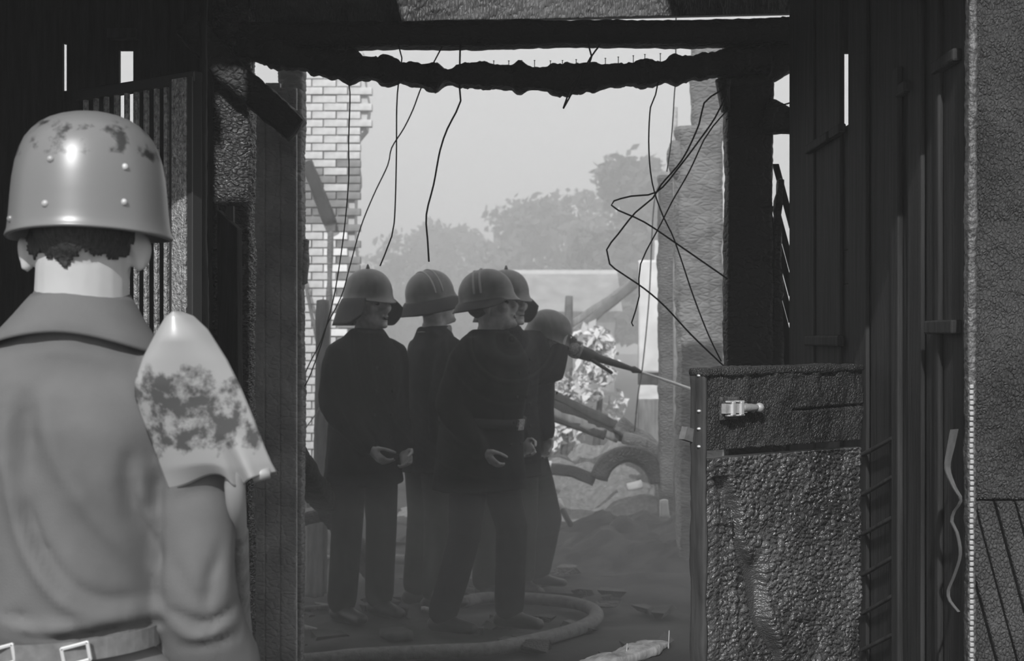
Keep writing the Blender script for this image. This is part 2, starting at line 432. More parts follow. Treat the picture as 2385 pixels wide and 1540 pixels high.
for (y0, y1) in ((4.262, 4.40), (4.43, 4.76), (3.16, 3.33), (3.55, 3.64)):      # cross rail, broken
    bevel(mk('rail', box((XR - .022, y0, 2.118), (XR + .002, y1, 2.148)), 'black_board', wr, smooth=False), .006)
bevel(mk('rail', box((XR - .02, 4.28, 1.478), (XR + .002, 4.78, 1.512)), 'black_board', wr, smooth=False), .006)
bevel(mk('ledge', box((XR - .025, 3.16, 1.512), (XR + .002, 3.37, 1.543)), 'black_board', wr, smooth=False), .004)
bevel(mk('upright', box((XR - .014, 3.64, 0), (XR + .002, 3.70, 2.2)), 'black_board', wr, smooth=False), .005)
bevel(mk('upright', box((XR - .012, 3.30, 0), (XR + .002, 3.33, 2.6)), 'black_board', wr, smooth=False), .005)
for yn, dy in zip((1020, 1110, 1205, 1298, 1388, 1478), (40, 43, 40, 42, 42, 37)):   # slanting slats below
    p, q = at(2085, yn, 3.71), at(2012, yn + dy, 4.04); p[0] = q[0] = XR - .012
    d = (q - p); c = (p + q) / 2
    bevel(mk('slat', obox(c + V(.007, 0, 0), V(.006, 0, 0), d / 2, V(0, 0, .005)), 'dim_board', wr, smooth=False), .002)

# back wall: planks above the beams, and upright boards at the back of the left stall
wb = struct('wall_back', 'charred planks over the far doorway and behind the left stall')
def plank_cells(u, v): 
    P = np.stack([u, v, 0 * u], 1)
    return .006 * (cells(P, (.014, .055, 1), 5) - .5) + .004 * fbm(P / .05, 8) + .004 * fbm(P / .3, 2)
p0, p1 = at(440, 62, 5.45), at(1860, 30, 5.45)
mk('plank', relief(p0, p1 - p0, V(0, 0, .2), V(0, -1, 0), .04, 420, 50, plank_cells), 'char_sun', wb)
mk('plank', box((p0[0], 5.46, 2.93), (p1[0], 5.49, 3.45)), 'black_board', wb, smooth=False)
mk('plank', box((p0[0], 5.46, 3.455), (p1[0], 5.49, 4.0)), 'black_board', wb, smooth=False)
mk('plank', box((p1[0] - .02, 5.46, 2.60), (4.5, 5.49, 4.0)), 'black_board', wb, smooth=False)
def bboard(x0, x1, z0=0.0, z1=4.0, off=0.0):
    bevel(mk('board', box((x0, 5.5 + off, z0), (x1, 5.53 + off, z1)), 'black_board', wb, smooth=False), .004)
for i, (a, b_) in enumerate(((-4.6, -3.9), (-3.895, -3.3), (-3.295, -2.75), (-2.745, -2.2), (-2.195, -1.739), (-1.725, -1.521), (-1.466, -1.25), (-1.245, -1.06))):
    bboard(a, b_, off=.004 * (i % 2))
bboard(-1.742, -1.722, 0, 2.463, .01); bboard(-1.742, -1.722, 2.646, 4, .01)
bboard(-1.524, -1.463, 0, 2.28, .01); bboard(-1.524, -1.463, 2.62, 4, .01)
mk('cross_rail', box((-1.55, 5.44, 2.655), (-1.44, 5.5, 2.69)), 'dim_board', wb, smooth=False)

wl = struct('wall_left', 'dark outer boards of the left stall and passage')
for k in range(6): mk('board', box((-4.6, 3.15 + .39 * k, 0), (-4.57, 3.53 + .39 * k, 4.0)), 'black_board', wl, smooth=False)
q0, q1 = at(462, 0, 5.2)[0], at(502, 0, 5.2)[0]
bevel(mk('board', box((q0 - .08, 5.31, 0), (q1 - .02, 5.335, 4.0)), 'black_board', wl, smooth=False))
za = at(600, 204, 6.0)[2]
for i, (xa, xb) in enumerate(((578, 617), (618, 652), (653, 690))):
    mk('board', relief(V(at(xa, 0, 6.0)[0], 6.0, 0), V(at(xb, 0, 6.0)[0] - at(xa, 0, 6.0)[0], 0, 0), V(0, 0, za + .02 * (i % 2)), V(0, -1, 0), .03, 8, 200,
       lambda u, v, i=i: .004 * (cells(np.stack([u, v, 0 * u], 1), (.03, .05, 1), i) - .5)), 'char_pale', wl)

# ================================================================== LARGE BURNT TIMBERS
mk('charred_beam', timber([at(445, 84, 5.35), at(900, 84, 5.35), at(1300, 80, 5.35), at(1600, 80, 5.35), at(1880, 72, 5.35)], .12, .096, low=.006, lows=.2, camp=.006, cell=(.05, .05, .04), seed=4),
   'char_beam', label='straight charred tie beam across the top of the far doorway', cat='beam')
bpts = [(490, 100), (620, 120), (730, 143), (860, 160), (980, 176), (1035, 183), (1100, 176), (1200, 183), (1310, 184), (1420, 178), (1540, 168), (1690, 150), (1790, 140)]
def bprof(t): 
    k = .5 * math.exp(-((t - .425) / .018) ** 2)
    return (1, 1.0 - k)
sag = mk('charred_beam', timber([at(x, y, 5.33) for x, y in bpts], .11, .098, low=.009, lows=.12, camp=.006, cell=(.05, .05, .035), seed=21, rag=.018, prof=bprof, step=.009),
   'char_beam', label='sagging ragged burnt beam with nails standing along its top', cat='beam')
for x, y in ((1118, 148), (1150, 147), (1185, 147), (1215, 146), (1245, 146), (1282, 147), (1310, 146), (1342, 144), (1410, 141), (1440, 138), (1475, 135), (1502, 132), (1538, 130)):
    p = at(x, y + 6, 5.33); mk('nail', join([tube([p - V(0, 0, .03), p + V(0, 0, .018)], [.0016, .0016], 6, cap=False), ell(p + V(0, 0, .018), (.004, .004, .0016), n=8, m=4)]), 'dark_metal', sag)

mk('charred_brace', timber([at(440, 60, 5.24), at(540, 170, 5.24), at(620, 240, 5.24), at(690, 305, 5.24)], .11, .105, low=.008, camp=.008, cell=(.05, .05, .035), seed=31), 'char_beam',
   label='diagonal charred knee brace leaning from tie beam to burnt left post', cat='brace')
mk('charred_post', timber([V(at(546, 0, 5.36)[0], 5.36, 0), V(at(546, 0, 5.36)[0], 5.36, 3.0)], .145, .14, up=(0, 1, 0), low=.006, camp=.012, cell=(.028, .028, .022), seed=41, step=.008, cs=.009), 'char_post',
   label='alligatored charred post with glinting scales behind the diagonal brace', cat='post')
def p3(t): return (1 + .22 * math.exp(-((t - .62) / .015) ** 2), 1)
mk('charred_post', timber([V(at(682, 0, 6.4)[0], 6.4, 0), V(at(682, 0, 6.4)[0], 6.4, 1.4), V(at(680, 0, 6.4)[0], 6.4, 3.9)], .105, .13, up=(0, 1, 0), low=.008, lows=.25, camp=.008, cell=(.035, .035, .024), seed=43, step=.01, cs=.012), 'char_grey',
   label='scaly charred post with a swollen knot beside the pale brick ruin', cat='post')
mk('charred_block', timber([at(714, 560, 6.38), at(706, 615, 6.38), at(708, 660, 6.38)], .05, .045, up=(0, 1, 0), low=.004, camp=.004, seed=44, prof=lambda t: .35 + .65 * math.sin(PI * min(max(t, .08), .92)), rnd=.8), 'char_grey',
   label='small burnt knot bulging from the scaly post by the brick ruin', cat='block')

# right-hand doorway post, its corbel and stub
rp = empty('charred_post', (at(1752, 0, 5.42)[0], 5.42, 0), 'thick black doorway post with corbel head and broken stub, behind the half door', 'post')
xa, xb = at(1691, 0, 5.36)[0], at(1806, 0, 5.36)[0]
mk('shaft', timber([V((xa + xb) / 2, 5.42, 0), V((xa + xb) / 2, 5.42, 1.5), V((xa + xb) / 2, 5.42, 2.70)], xb - xa, .12, up=(0, 1, 0), low=.006, camp=.005, cell=(.04, .04, .03), seed=51, step=.014, cs=.014), 'char_beam', rp)
mk('corbel', timber([at(1684, 186, 5.34), at(1686, 225, 5.34), at(1690, 258, 5.34)], .055, .10, up=(0, 1, 0), low=.004, camp=.003, seed=52, prof=lambda t: (1 - .45 * t, 1), rnd=.9), 'char_beam', rp)
mk('stub', timber([at(1780, 270, 5.38), at(1850, 285, 5.38)], .10, .12, low=.010, camp=.006, seed=53, step=.012, prof=lambda t: (1, 1.25 - .5 * t)), 'char_beam', rp)
mk('haunch', timber([at(1690, 150, 5.40), at(1760, 140, 5.40), at(1850, 95, 5.40)], .10, .20, low=.010, camp=.006, seed=54), 'char_beam', rp)
mk('fillet', timber([V(at(1806, 0, 5.4)[0], 5.40, 0), V(at(1809, 0, 5.4)[0], 5.40, 1.2), at(1808, 560, 5.4), at(1818, 420, 5.4)], .075, .06, up=(0, 1, 0), low=.010, lows=.1, camp=.005, seed=55, prof=lambda t: (1.1 - .7 * t, 1)), 'char_beam', rp)
# slanting slats that close the gap right of that post
gapf = empty('slatted_panel', (1.02, 5.5, 0), 'panel of steep slanting slats with light between them, by the black doorway post', 'panel')
for i, (x0, y0) in enumerate(((1838, 470), (1838, 568), (1837, 628), (1836, 690), (1834, 745), (1831, 800), (1829, 850), (1827, 900))):
    p, q = at(x0 + 8, y0 + 62, 5.5), at(x0 - 24 - 8, y0 - 88, 5.5); d = q - p
    mk('slat', obox((p + q) / 2, d / 2, V(.0, .004, 0), V(.0125, 0, .0)), 'black_board', gapf, smooth=False)
mk('lower_board', box(at(1800, 770, 5.52), V(at(1850, 0, 5.52)[0], 5.54, 0)), 'black_board', gapf, smooth=False)

# hazy pillars further down the passage on the right
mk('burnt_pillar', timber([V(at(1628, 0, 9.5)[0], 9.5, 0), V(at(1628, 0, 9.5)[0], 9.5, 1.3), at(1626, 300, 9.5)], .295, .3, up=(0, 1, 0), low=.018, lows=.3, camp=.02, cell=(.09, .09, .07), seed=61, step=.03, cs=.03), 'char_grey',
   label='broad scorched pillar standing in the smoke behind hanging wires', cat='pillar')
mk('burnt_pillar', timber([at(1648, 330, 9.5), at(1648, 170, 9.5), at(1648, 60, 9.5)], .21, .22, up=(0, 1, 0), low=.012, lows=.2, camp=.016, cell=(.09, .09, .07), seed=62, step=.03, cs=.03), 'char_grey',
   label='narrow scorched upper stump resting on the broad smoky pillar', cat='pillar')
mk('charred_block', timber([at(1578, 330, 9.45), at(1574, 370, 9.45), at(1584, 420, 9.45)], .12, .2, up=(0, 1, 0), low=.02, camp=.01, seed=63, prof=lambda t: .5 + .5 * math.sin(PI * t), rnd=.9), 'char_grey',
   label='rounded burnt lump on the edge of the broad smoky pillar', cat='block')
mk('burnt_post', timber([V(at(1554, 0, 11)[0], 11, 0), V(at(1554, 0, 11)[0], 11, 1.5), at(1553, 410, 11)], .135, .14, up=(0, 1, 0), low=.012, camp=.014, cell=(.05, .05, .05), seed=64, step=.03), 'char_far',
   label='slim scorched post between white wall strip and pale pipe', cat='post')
mk('drain_pipe', tube([V(at(1573, 0, 10.6)[0], 10.6, 0), at(1573, 700, 10.6), at(1573, 470, 10.6), at(1573, 250, 10.6)], [.017] * 4, 10, cap=False), 'bare_metal',
   label='thin pale upright pipe in front of the slim scorched post', cat='pipe')

# ================================================================== RIGHT: HALF DOOR, OUTER DOOR
A, B = at(1650, 0, 3.60)[:2], at(2010, 0, 4.0)[:2]
dv = np.array([*(B - A), 0.0]); DW = np.linalg.norm(dv); du = dv / DW; dn = np.array([du[1], -du[0], 0.0])
ztop, zgap = at(1650, 868, 3.6)[2], at(1650, 1050, 3.6)[2]
hd = empty('half_door', (*((A + B) / 2), 0), 'charred lower half of a stable door with metal bolt, standing ajar', 'door')
A3 = np.array([*A, 0.0])
def rail_d(u, v):
    P = np.stack([u, v, 0 * u], 1)
    return .004 * fbm(P / .035, 2, 4) + .006 * fbm(P / .14, 6) + .003 * (cells(P, (.014, .02, 1), 4) - .5) - .012 * np.exp(-((v - (.085 + .02 * u)) / .003) ** 2) * (u > .33)
mk('top_rail', relief(A3 + V(0, 0, zgap), dv, V(0, 0, ztop - zgap), dn, .055, 170, 60, rail_d), 'char_rail', hd)
mk('top_cap', timber([A3 - dn * .025 + V(0, 0, ztop) - du * .012, A3 - dn * .025 + V(0, 0, ztop + .005) + du * DW], .065, .022, low=.004, lows=.05, camp=.004, cell=(.02, .02, .02), seed=3, step=.008, cs=.007), 'char_rail', hd)
def panel_d(u, v):
    P = np.stack([u, v, 0 * u], 1); W = P + .008 * np.stack([fbm(P / .05, 21), fbm(P / .05, 22), 0 * u], 1)
    d = .0085 * (cells(W, (.024, .0135, 1), 3) - .5) + .003 * (cells(W, (.008, .006, 1), 13) - .5) + .006 * fbm(P / .07, 1)
    # slanting burnt groove left by the diagonal brace
    t = np.clip((zgap - .05 - v) / 1.0, 0, 1); uc = .055 + .42 * t + .012 * np.sin(v * 31)
    k = np.exp(-((u - uc) / (.024 + .008 * np.sin(v * 17))) ** 4) * (t > .02)
    d = d * (1 - .9 * k) - .032 * k
    k2 = np.exp(-(((u - .20) / .022) ** 2 + ((v - (zgap - .34)) / .05) ** 2)); d = d * (1 - .9 * k2) - .03 * k2
    st = np.exp(-((u - .028) / .02) ** 2); d = d * (1 - .4 * st) + .006 * st + .005 * np.exp(-((u - .10 - .03 * t) / .012) ** 2)
    return d - .010
mk('lower_panel', relief(A3, dv, V(0, 0, zgap - .022), dn, .05, 230, 420, panel_d), 'char_door', hd)
edge = mk('edge_stile', timber([A3 - dn * .028 - du * .006, A3 - dn * .028 - du * .006 + V(0, 0, ztop - .01)], .012, .052, up=dn, low=.003, lows=.12, camp=.002, seed=9, step=.012, cs=.006), 'dim_board', hd)
# sliding bolt
bc = A3 + du * .105 + V(0, 0, at(1715, 949, 3.68)[2]) + dn * .008
def lp(u, z, n=0.0): return bc + du * u + V(0, 0, z) + dn * n
bolt = mk('bolt_plate', obox(lp(-.036, 0, 0), du * .034, dn * .003, V(0, 0, .029)), 'edge_metal', hd, smooth=False, label='rusty back plate')
mk('bolt_body', obox(lp(-.030, 0, .012), du * .040, dn * .008, V(0, 0, .0125)), 'bare_metal', bolt, smooth=False)
for u_ in (-.046, -.014):
    bevel(mk('staple', join([obox(lp(u_, 0, .022), du * .005, dn * .005, V(0, 0, .0165)), obox(lp(u_ - .002, .0175, .016), du * .012, dn * .008, V(0, 0, .0022)), obox(lp(u_ - .002, -.0175, .016), du * .013, dn * .008, V(0, 0, .0022))]), 'bright_metal', bolt, smooth=False), .001)
mk('bolt_rod', join([tube([lp(.0, 0, .014), lp(.032, 0, .014), lp(.05, 0, .014)], [.0115, .010, .0085], 12, up=(0, 0, 1)), ell(lp(.064, -.001, .014), (.0125, .0125, .0125))]), 'bare_metal', bolt)
mk('hinge_tab', obox(A3 - du * .022 - dn * .05 + V(0, 0, at(1605, 1012, 3.63)[2]), du * .018 + V(0, 0, -.005), dn * .01, V(.004, 0, .016)), 'belt_canvas', hd, smooth=False, label='bent pale metal tab')
for z_ in (.19, .1, .055, .01):
    mk('nail', ell(A3 - dn * .02 - du * .013 + V(0, 0, zgap + z_), (.006, .006, .004), n=10, m=6), 'bright_metal', hd)

# big outer door opened against the front wall, sunlit
OX, OY = at(2252, 0, 2.98)[0], 2.98
od = empty('barn_door', (OX + .5, OY, 0), 'big sunlit charred barn door folded back at the right of the doorway', 'door')
def outer_d(u, v):
    P = np.stack([u, v, 0 * u], 1); W = np.stack([u + .35 * v, v - .2 * u, 0 * u], 1)
    return .004 * (cells(W, (.007, .016, 1), 7) - .5) + .003 * fbm(P / .02, 3, 3) + .004 * fbm(P / .15, 4)
zr = at(2300, 1163, OY)[2]
mk('upper_panel', relief(V(OX + .012, OY, zr), V(.40, 0, 0), V(0, 0, 2.9 - zr), V(0, -1, 0), .04, 160, 420, outer_d), 'char_outer', od)
mk('panel', box((OX + .412, OY, zr), (OX + 1.2, OY + .04, 2.9)), 'char_outer', od, smooth=False)
mk('backing', box((OX + .012, OY + .022, .05), (OX + 1.2, OY + .04, zr)), 'char_outer', od, smooth=False)
# slanting lower planks, each with its own edges
sl = V(.105, 0, -.39); pw = .043
for k in range(-9, 22):
    x0 = OX + .014 + (k + .06) * pw; x1 = OX + .014 + (k + .94) * pw
    zt, zb = zr - .004, .05; r_ = .27
    def X(x, z): return x + (zt - z) * r_
    lo_, hi_ = OX + .014, OX + 1.19
    poly = []
    for (xa_, up_) in ((x0, True), (x1, False)):
        zs = [zt, zb] if up_ else [zb, zt]
        for z in zs:
            x = X(xa_, z)
            if x < lo_:
                z2 = zt - (lo_ - xa_) / r_; poly.append((lo_, z2 if xa_ < lo_ else z))
            elif x > hi_:
                poly.append((hi_, zt - (hi_ - xa_) / r_))
            else: poly.append((x, z))
    zz = [p_[1] for p_ in poly]
    if max(zz) - min(zz) < .02 or max(zz) < .06: continue
    poly = [(x, max(z, zb)) for x, z in poly]
    ar = abs(sum(poly[i][0] * poly[(i + 1) % 4][1] - poly[(i + 1) % 4][0] * poly[i][1] for i in range(4)))
    if ar < .0008: continue
    bevel(mk('plank', prism([V(x, OY - .004 - .003 * (k % 2), z) for x, z in poly], V(0, .026, 0)), 'char_outer', od, smooth=False), .003)
mk('edge_strip', timber([V(OX + .008, OY - .002, .0), V(OX + .006, OY - .002, 1.4), V(OX + .012, OY - .002, 2.9)], .018, .03, up=(0, 1, 0), low=.002, lows=.06, camp=.003, cell=(.01, .01, .012), seed=8, step=.006, cs=.005), 'edge_metal', od)
z = at(0, 900, OY)[2]; k = 0
bead = None
while z > .82:
    c = V(OX + .004, OY - .018, z)
    if bead is None: bead = mk('stud', obox(c, V(.0042, 0, 0), V(0, .003, 0), V(0, 0, .0042)), 'bare_metal', od, smooth=False); bevel(bead, .002); zb0 = z
    else:
        o = bead.copy(); COL.objects.link(o); o.parent = od; o.location = (random.uniform(-.0008, .0008), 0, z - zb0)
    z -= .0112
# torn ribbon of sacking hanging behind the outer door's edge
ptsr = [(2222, 1000), (2214, 1040), (2206, 1090), (2222, 1135), (2238, 1165), (2222, 1190), (2216, 1215), (2228, 1240), (2236, 1290), (2222, 1340), (2208, 1375), (2212, 1400), (2232, 1425)]
rb = resample([at(x, y, 3.03) for x, y in ptsr], .01); wv = np.array([[.005 + .010 * math.exp(-(i / 9.0) ** 2)] for i in range(len(rb))])
side = V(.75, .66, 0); vb = np.concatenate([rb - side * wv, rb + side * wv, rb - side * wv + V(.001, -.002, 0), rb + side * wv + V(.001, -.002, 0)]); n_ = len(rb)
fb = [[i, i + 1, n_ + i + 1, n_ + i] for i in range(n_ - 1)] + [[2 * n_ + i, 3 * n_ + i, 3 * n_ + i + 1, 2 * n_ + i + 1] for i in range(n_ - 1)]
mk('torn_strap', (vb, fb), 'belt_canvas', label='pale twisted strap hanging beside the edge of the big outer door', cat='strap')

# ================================================================== LEFT: BARRED STALL DOOR
Ga, Gb = at(185, 0, 3.86), at(462, 0, 3.58)
gd = empty('stall_door', ((Ga[0] + Gb[0]) / 2, 3.72, 0), 'barred metal stall door standing open behind the helmeted man', 'door')
gvec = (Gb - Ga); gvec[2] = 0; gl = np.linalg.norm(gvec); gu = gvec / gl; gn = V(-gu[1], gu[0], 0) * -1
def gp(x):      # point on the door's plane (plan) seen at picture column x
    lo, hi = 0.0, 1.0
    for _ in range(40):
        m_ = (lo + hi) / 2; p = Ga + gvec * m_
        if CX + p[0] / p[1] * F < x: lo = m_
        else: hi = m_
    p = Ga + gvec * lo; return V(p[0], p[1], 0)
zt, zb = 2.16, at(330, 795, 3.72)[2]
bevel(mk('top_rail', obox((gp(185) + gp(462)) / 2 + V(0, 0, zt), gu * gl / 2, gn * .014, V(0, 0, .014)), 'dark_metal', gd, smooth=False), .003)
bevel(mk('middle_rail', obox((gp(185) + gp(462)) / 2 + V(0, 0, zb), gu * gl / 2, gn * .014, V(0, 0, .014)), 'rusty_metal', gd, smooth=False), .003)
bevel(mk('bottom_rail', obox((gp(185) + gp(462)) / 2 + V(0, 0, .08), gu * gl / 2, gn * .014, V(0, 0, .02)), 'rusty_metal', gd, smooth=False), .003)
mk('lower_board', obox((gp(185) + gp(462)) / 2 + V(0, 0, (zb + .08) / 2), gu * gl / 2, gn * .01, V(0, 0, (zb - .08) / 2)), 'char', gd, smooth=False)
for (xa_, xb_, mt, o_) in ((405, 412, 'dark_metal', .0), (413, 446, 'rusty_metal', .004), (448, 461, 'dark_metal', .002)):
    a_, b_ = gp(xa_), gp(xb_); bevel(mk('stile', obox((a_ + b_) / 2 + V(0, 0, (zt + .06) / 2) + gn * o_, (b_ - a_) / 2, gn * .016, V(0, 0, (zt - .06) / 2)), mt, gd, smooth=False), .002)
for x in (200, 224, 248, 272, 296, 318, 341, 365, 388):
    c = gp(x); bevel(mk('bar', obox(c + V(0, 0, (zt + zb) / 2), gu * .0058, gn * .006, V(0, 0, (zt - zb) / 2)), 'rusty_metal', gd, smooth=False), .002)
# stall post next to it and a leaning board behind
mk('stall_post', timber([V(at(474, 0, 4.15)[0], 4.15, 0), V(at(474, 0, 4.15)[0], 4.15, 2.75)], .02, .05, up=(0, 1, 0), low=.003, camp=.003, seed=71), 'black_board',
   label='narrow dark upright beside the barred stall door', cat='post')
lb = [at(505, 488, 4.95), at(552, 532, 4.85), at(557, 1450, 4.75), at(508, 1450, 4.85)]
bevel(mk('leaning_board', prism(lb, V(.012, .03, 0)), 'black_board', smooth=False, label='dark slant-topped board leaning against the scaly post', cat='board'), .004)
mk('wood_block', obox(at(537, 505, 4.93), V(.012, 0, 0), V(0, .014, 0), V(0, 0, .036)), 'dim_board', smooth=False, label='small wooden block resting on the slant-topped board', cat='block')

# ================================================================== PEOPLE
def head_parts(jaw=1.0):
    """head facing -Y, neck base at z 1.47; list of overlapping closed parts"""
    P = [ell((0, .018, 1.672), (.076, .094, .098)), ell((0, -.020, 1.600), (.058 * jaw, .066, .078)), ell((0, -.055, 1.56), (.040, .036, .034)),
         ell((0, -.078, 1.668), (.052, .020, .013)), ell((.043, -.055, 1.625), (.024, .026, .024)), ell((-.043, -.055, 1.625), (.024, .026, .024)),
         tube([V(0, -.084, 1.66), V(0, -.106, 1.622), V(0, -.100, 1.606)], [.009, .0135, .012], 10), ell((.012, -.096, 1.610), (.009, .011, .008)), ell((-.012, -.096, 1.610), (.009, .011, .008)),
         ell((0, -.088, 1.587), (.024, .010, .007)), ell((0, -.086, 1.570), (.020, .010, .008)), ell((0, -.082, 1.544), (.022, .018, .015)),
         ell((.079, .012, 1.632), (.008, .019, .032), R=rotz(.35)), ell((-.079, .012, 1.632), (.008, .019, .032), R=rotz(-.35)),
         tube([V(0, .03, 1.42), V(0, .02, 1.50), V(0, .012, 1.60)], [(.066, .062), (.056, .058), (.055, .06)], 16, up=(0, 1, 0))]
    return P

def hand_parts(w, d, nrm, side, curl=.6, s=1.0):
    """hand at wrist w pointing along d, palm facing nrm, thumb towards side"""
    w, d, nrm = map(lambda a: np.asarray(a, float), (w, d, nrm)); d = d / np.linalg.norm(d)
    nrm = nrm - d * (nrm @ d); nrm /= np.linalg.norm(nrm); x = np.cross(d, nrm) * side
    out = [tube([w - d * .02, w + d * .03 * s, w + d * .085 * s], [(.026, .02), (.038, .017), (.042, .014)], 14, up=nrm)]
    for i, L in enumerate((.070, .080, .074, .058)):
        b_ = w + d * .082 * s + x * (.030 - .0205 * i) * s; a = curl * (1 + .12 * i); pts = [b_ - d * .012]; ang = a * .35; p = b_
        pts.append(p)
        for kf in (.45, .32, .23):
            p = p + (d * math.cos(ang) + nrm * math.sin(ang)) * L * kf * s; pts.append(p); ang += a * .75
        out.append(tube(pts, [.0095, .0095, .009, .0083, .0075], 9, up=x))
    b_ = w + d * .028 * s + x * .030 * s
    out.append(tube([b_ - x * .012, b_ + (x * .6 + d * .5 + nrm * .25) * .032 * s, b_ + (x * .55 + d * .9 + nrm * .55) * .056 * s, b_ + (x * .3 + d * 1.15 + nrm * .8) * .075 * s], [.013, .0115, .010, .0085], 9, up=nrm))
    return out

def fire_helmet(flap, comb, bands, s=1.0):
    """fire helmet in head space (facing -Y): dict of part name -> (verts, faces, material)"""
    s = 1.06; c = V(0, .020, 1.688); A_, B_, H_ = .096 * s, .118 * s, .112 * s; n = 48; out = {}
    rows = []
    for i in range(15):
        t = i / 14 * (PI / 2); r = math.sin(t) ** .9; rows.append([(A_ * r * math.cos(p), B_ * r * math.sin(p), H_ * math.cos(t) ** .95) for p in np.linspace(0, 2 * PI, n, endpoint=False)])
    for e_, dz in ((1.02, -.012), (1.045, -.020), (1.08, -.027)):
        row = []
        for p in np.linspace(0, 2 * PI, n, endpoint=False):
            fr = max(0, -math.sin(p)) ** 3; bk = max(0, math.sin(p)) ** 2; ee = 1 + (e_ - 1) * (1 + 1.5 * fr + .4 * bk); row.append((A_ * ee * math.cos(p), B_ * ee * math.sin(p), dz * (1 + .5 * fr + .8 * bk)))
        rows.append(row)
    rows += [[(x * .985, y * .985, z_ - .004) for x, y, z_ in rows[-1]], [(x * .97, y * .97, -.004) for x, y, z_ in rows[14]]]
    v = np.array(rows).reshape(-1, 3) + c
    f = [[i * n + j, (i + 1) * n + j, (i + 1) * n + (j + 1) % n, i * n + (j + 1) % n] for i in range(len(rows) - 1) for j in range(n)]
    out['shell'] = (v, f, 'helmet_fire')
    if flap:
        rows = []
        for q in np.linspace(0, 1, 8):
            row = []
            for p in np.linspace(-.62, PI + .62, 40):
                wgt = min(1, min(p + .62, PI + .62 - p) / .5) ** .5; e_ = 1.06 + .42 * q ** .8 * (.55 + .45 * abs(math.cos(p))) + .05 * q * math.sin(6 * p)
                row.append((A_ * e_ * math.cos(p), B_ * e_ * math.sin(p), -.018 - flap * q * (.35 + .65 * wgt)))
            rows.append(row)
        m_ = 40; v = np.array(rows).reshape(-1, 3) + c; k = len(v); v2 = (v - c) * V(.96, .96, 1) + c
        f = [[i * m_ + j, i * m_ + j + 1, (i + 1) * m_ + j + 1, (i + 1) * m_ + j] for i in range(7) for j in range(m_ - 1)]
        f2 = [[k + a for a in x[::-1]] for x in f]
        rim = [j for j in range(m_)] + [i * m_ + m_ - 1 for i in range(1, 8)] + [7 * m_ + j for j in range(m_ - 2, -1, -1)] + [i * m_ for i in range(6, 0, -1)]
        f3 = [[rim[(i + 1) % len(rim)], rim[i], k + rim[i], k + rim[(i + 1) % len(rim)]] for i in range(len(rim))]
        out['neck_flap'] = (np.concatenate([v, v2]), f + f2 + f3, 'flap_leather')
    if comb == 'knob':
        out['knob'] = (*join([tube([c + V(0, 0, H_ - .004), c + V(0, 0, H_ + .008), c + V(0, 0, H_ + .016)], [.012, .008, .005], 10)]), 'helmet_fire')
    if bands:
        for i, x_ in enumerate(bands):
            pts = []
            for t in np.linspace(-1.45, 1.45, 24):
                rr = math.sqrt(max(.01, 1 - (x_ / B_) ** 2)); pts.append(c + V(A_ * rr * math.sin(t) * 1.015, x_, H_ * rr * math.cos(t) * 1.015))
            P_ = np.array(pts); out['band' + ('' if i == 0 else '.%d' % i)] = (*tube(P_, [(.0055, .0035)] * len(P_), 8, up=(.01, 0, 1)), 'pale_band')
    return out

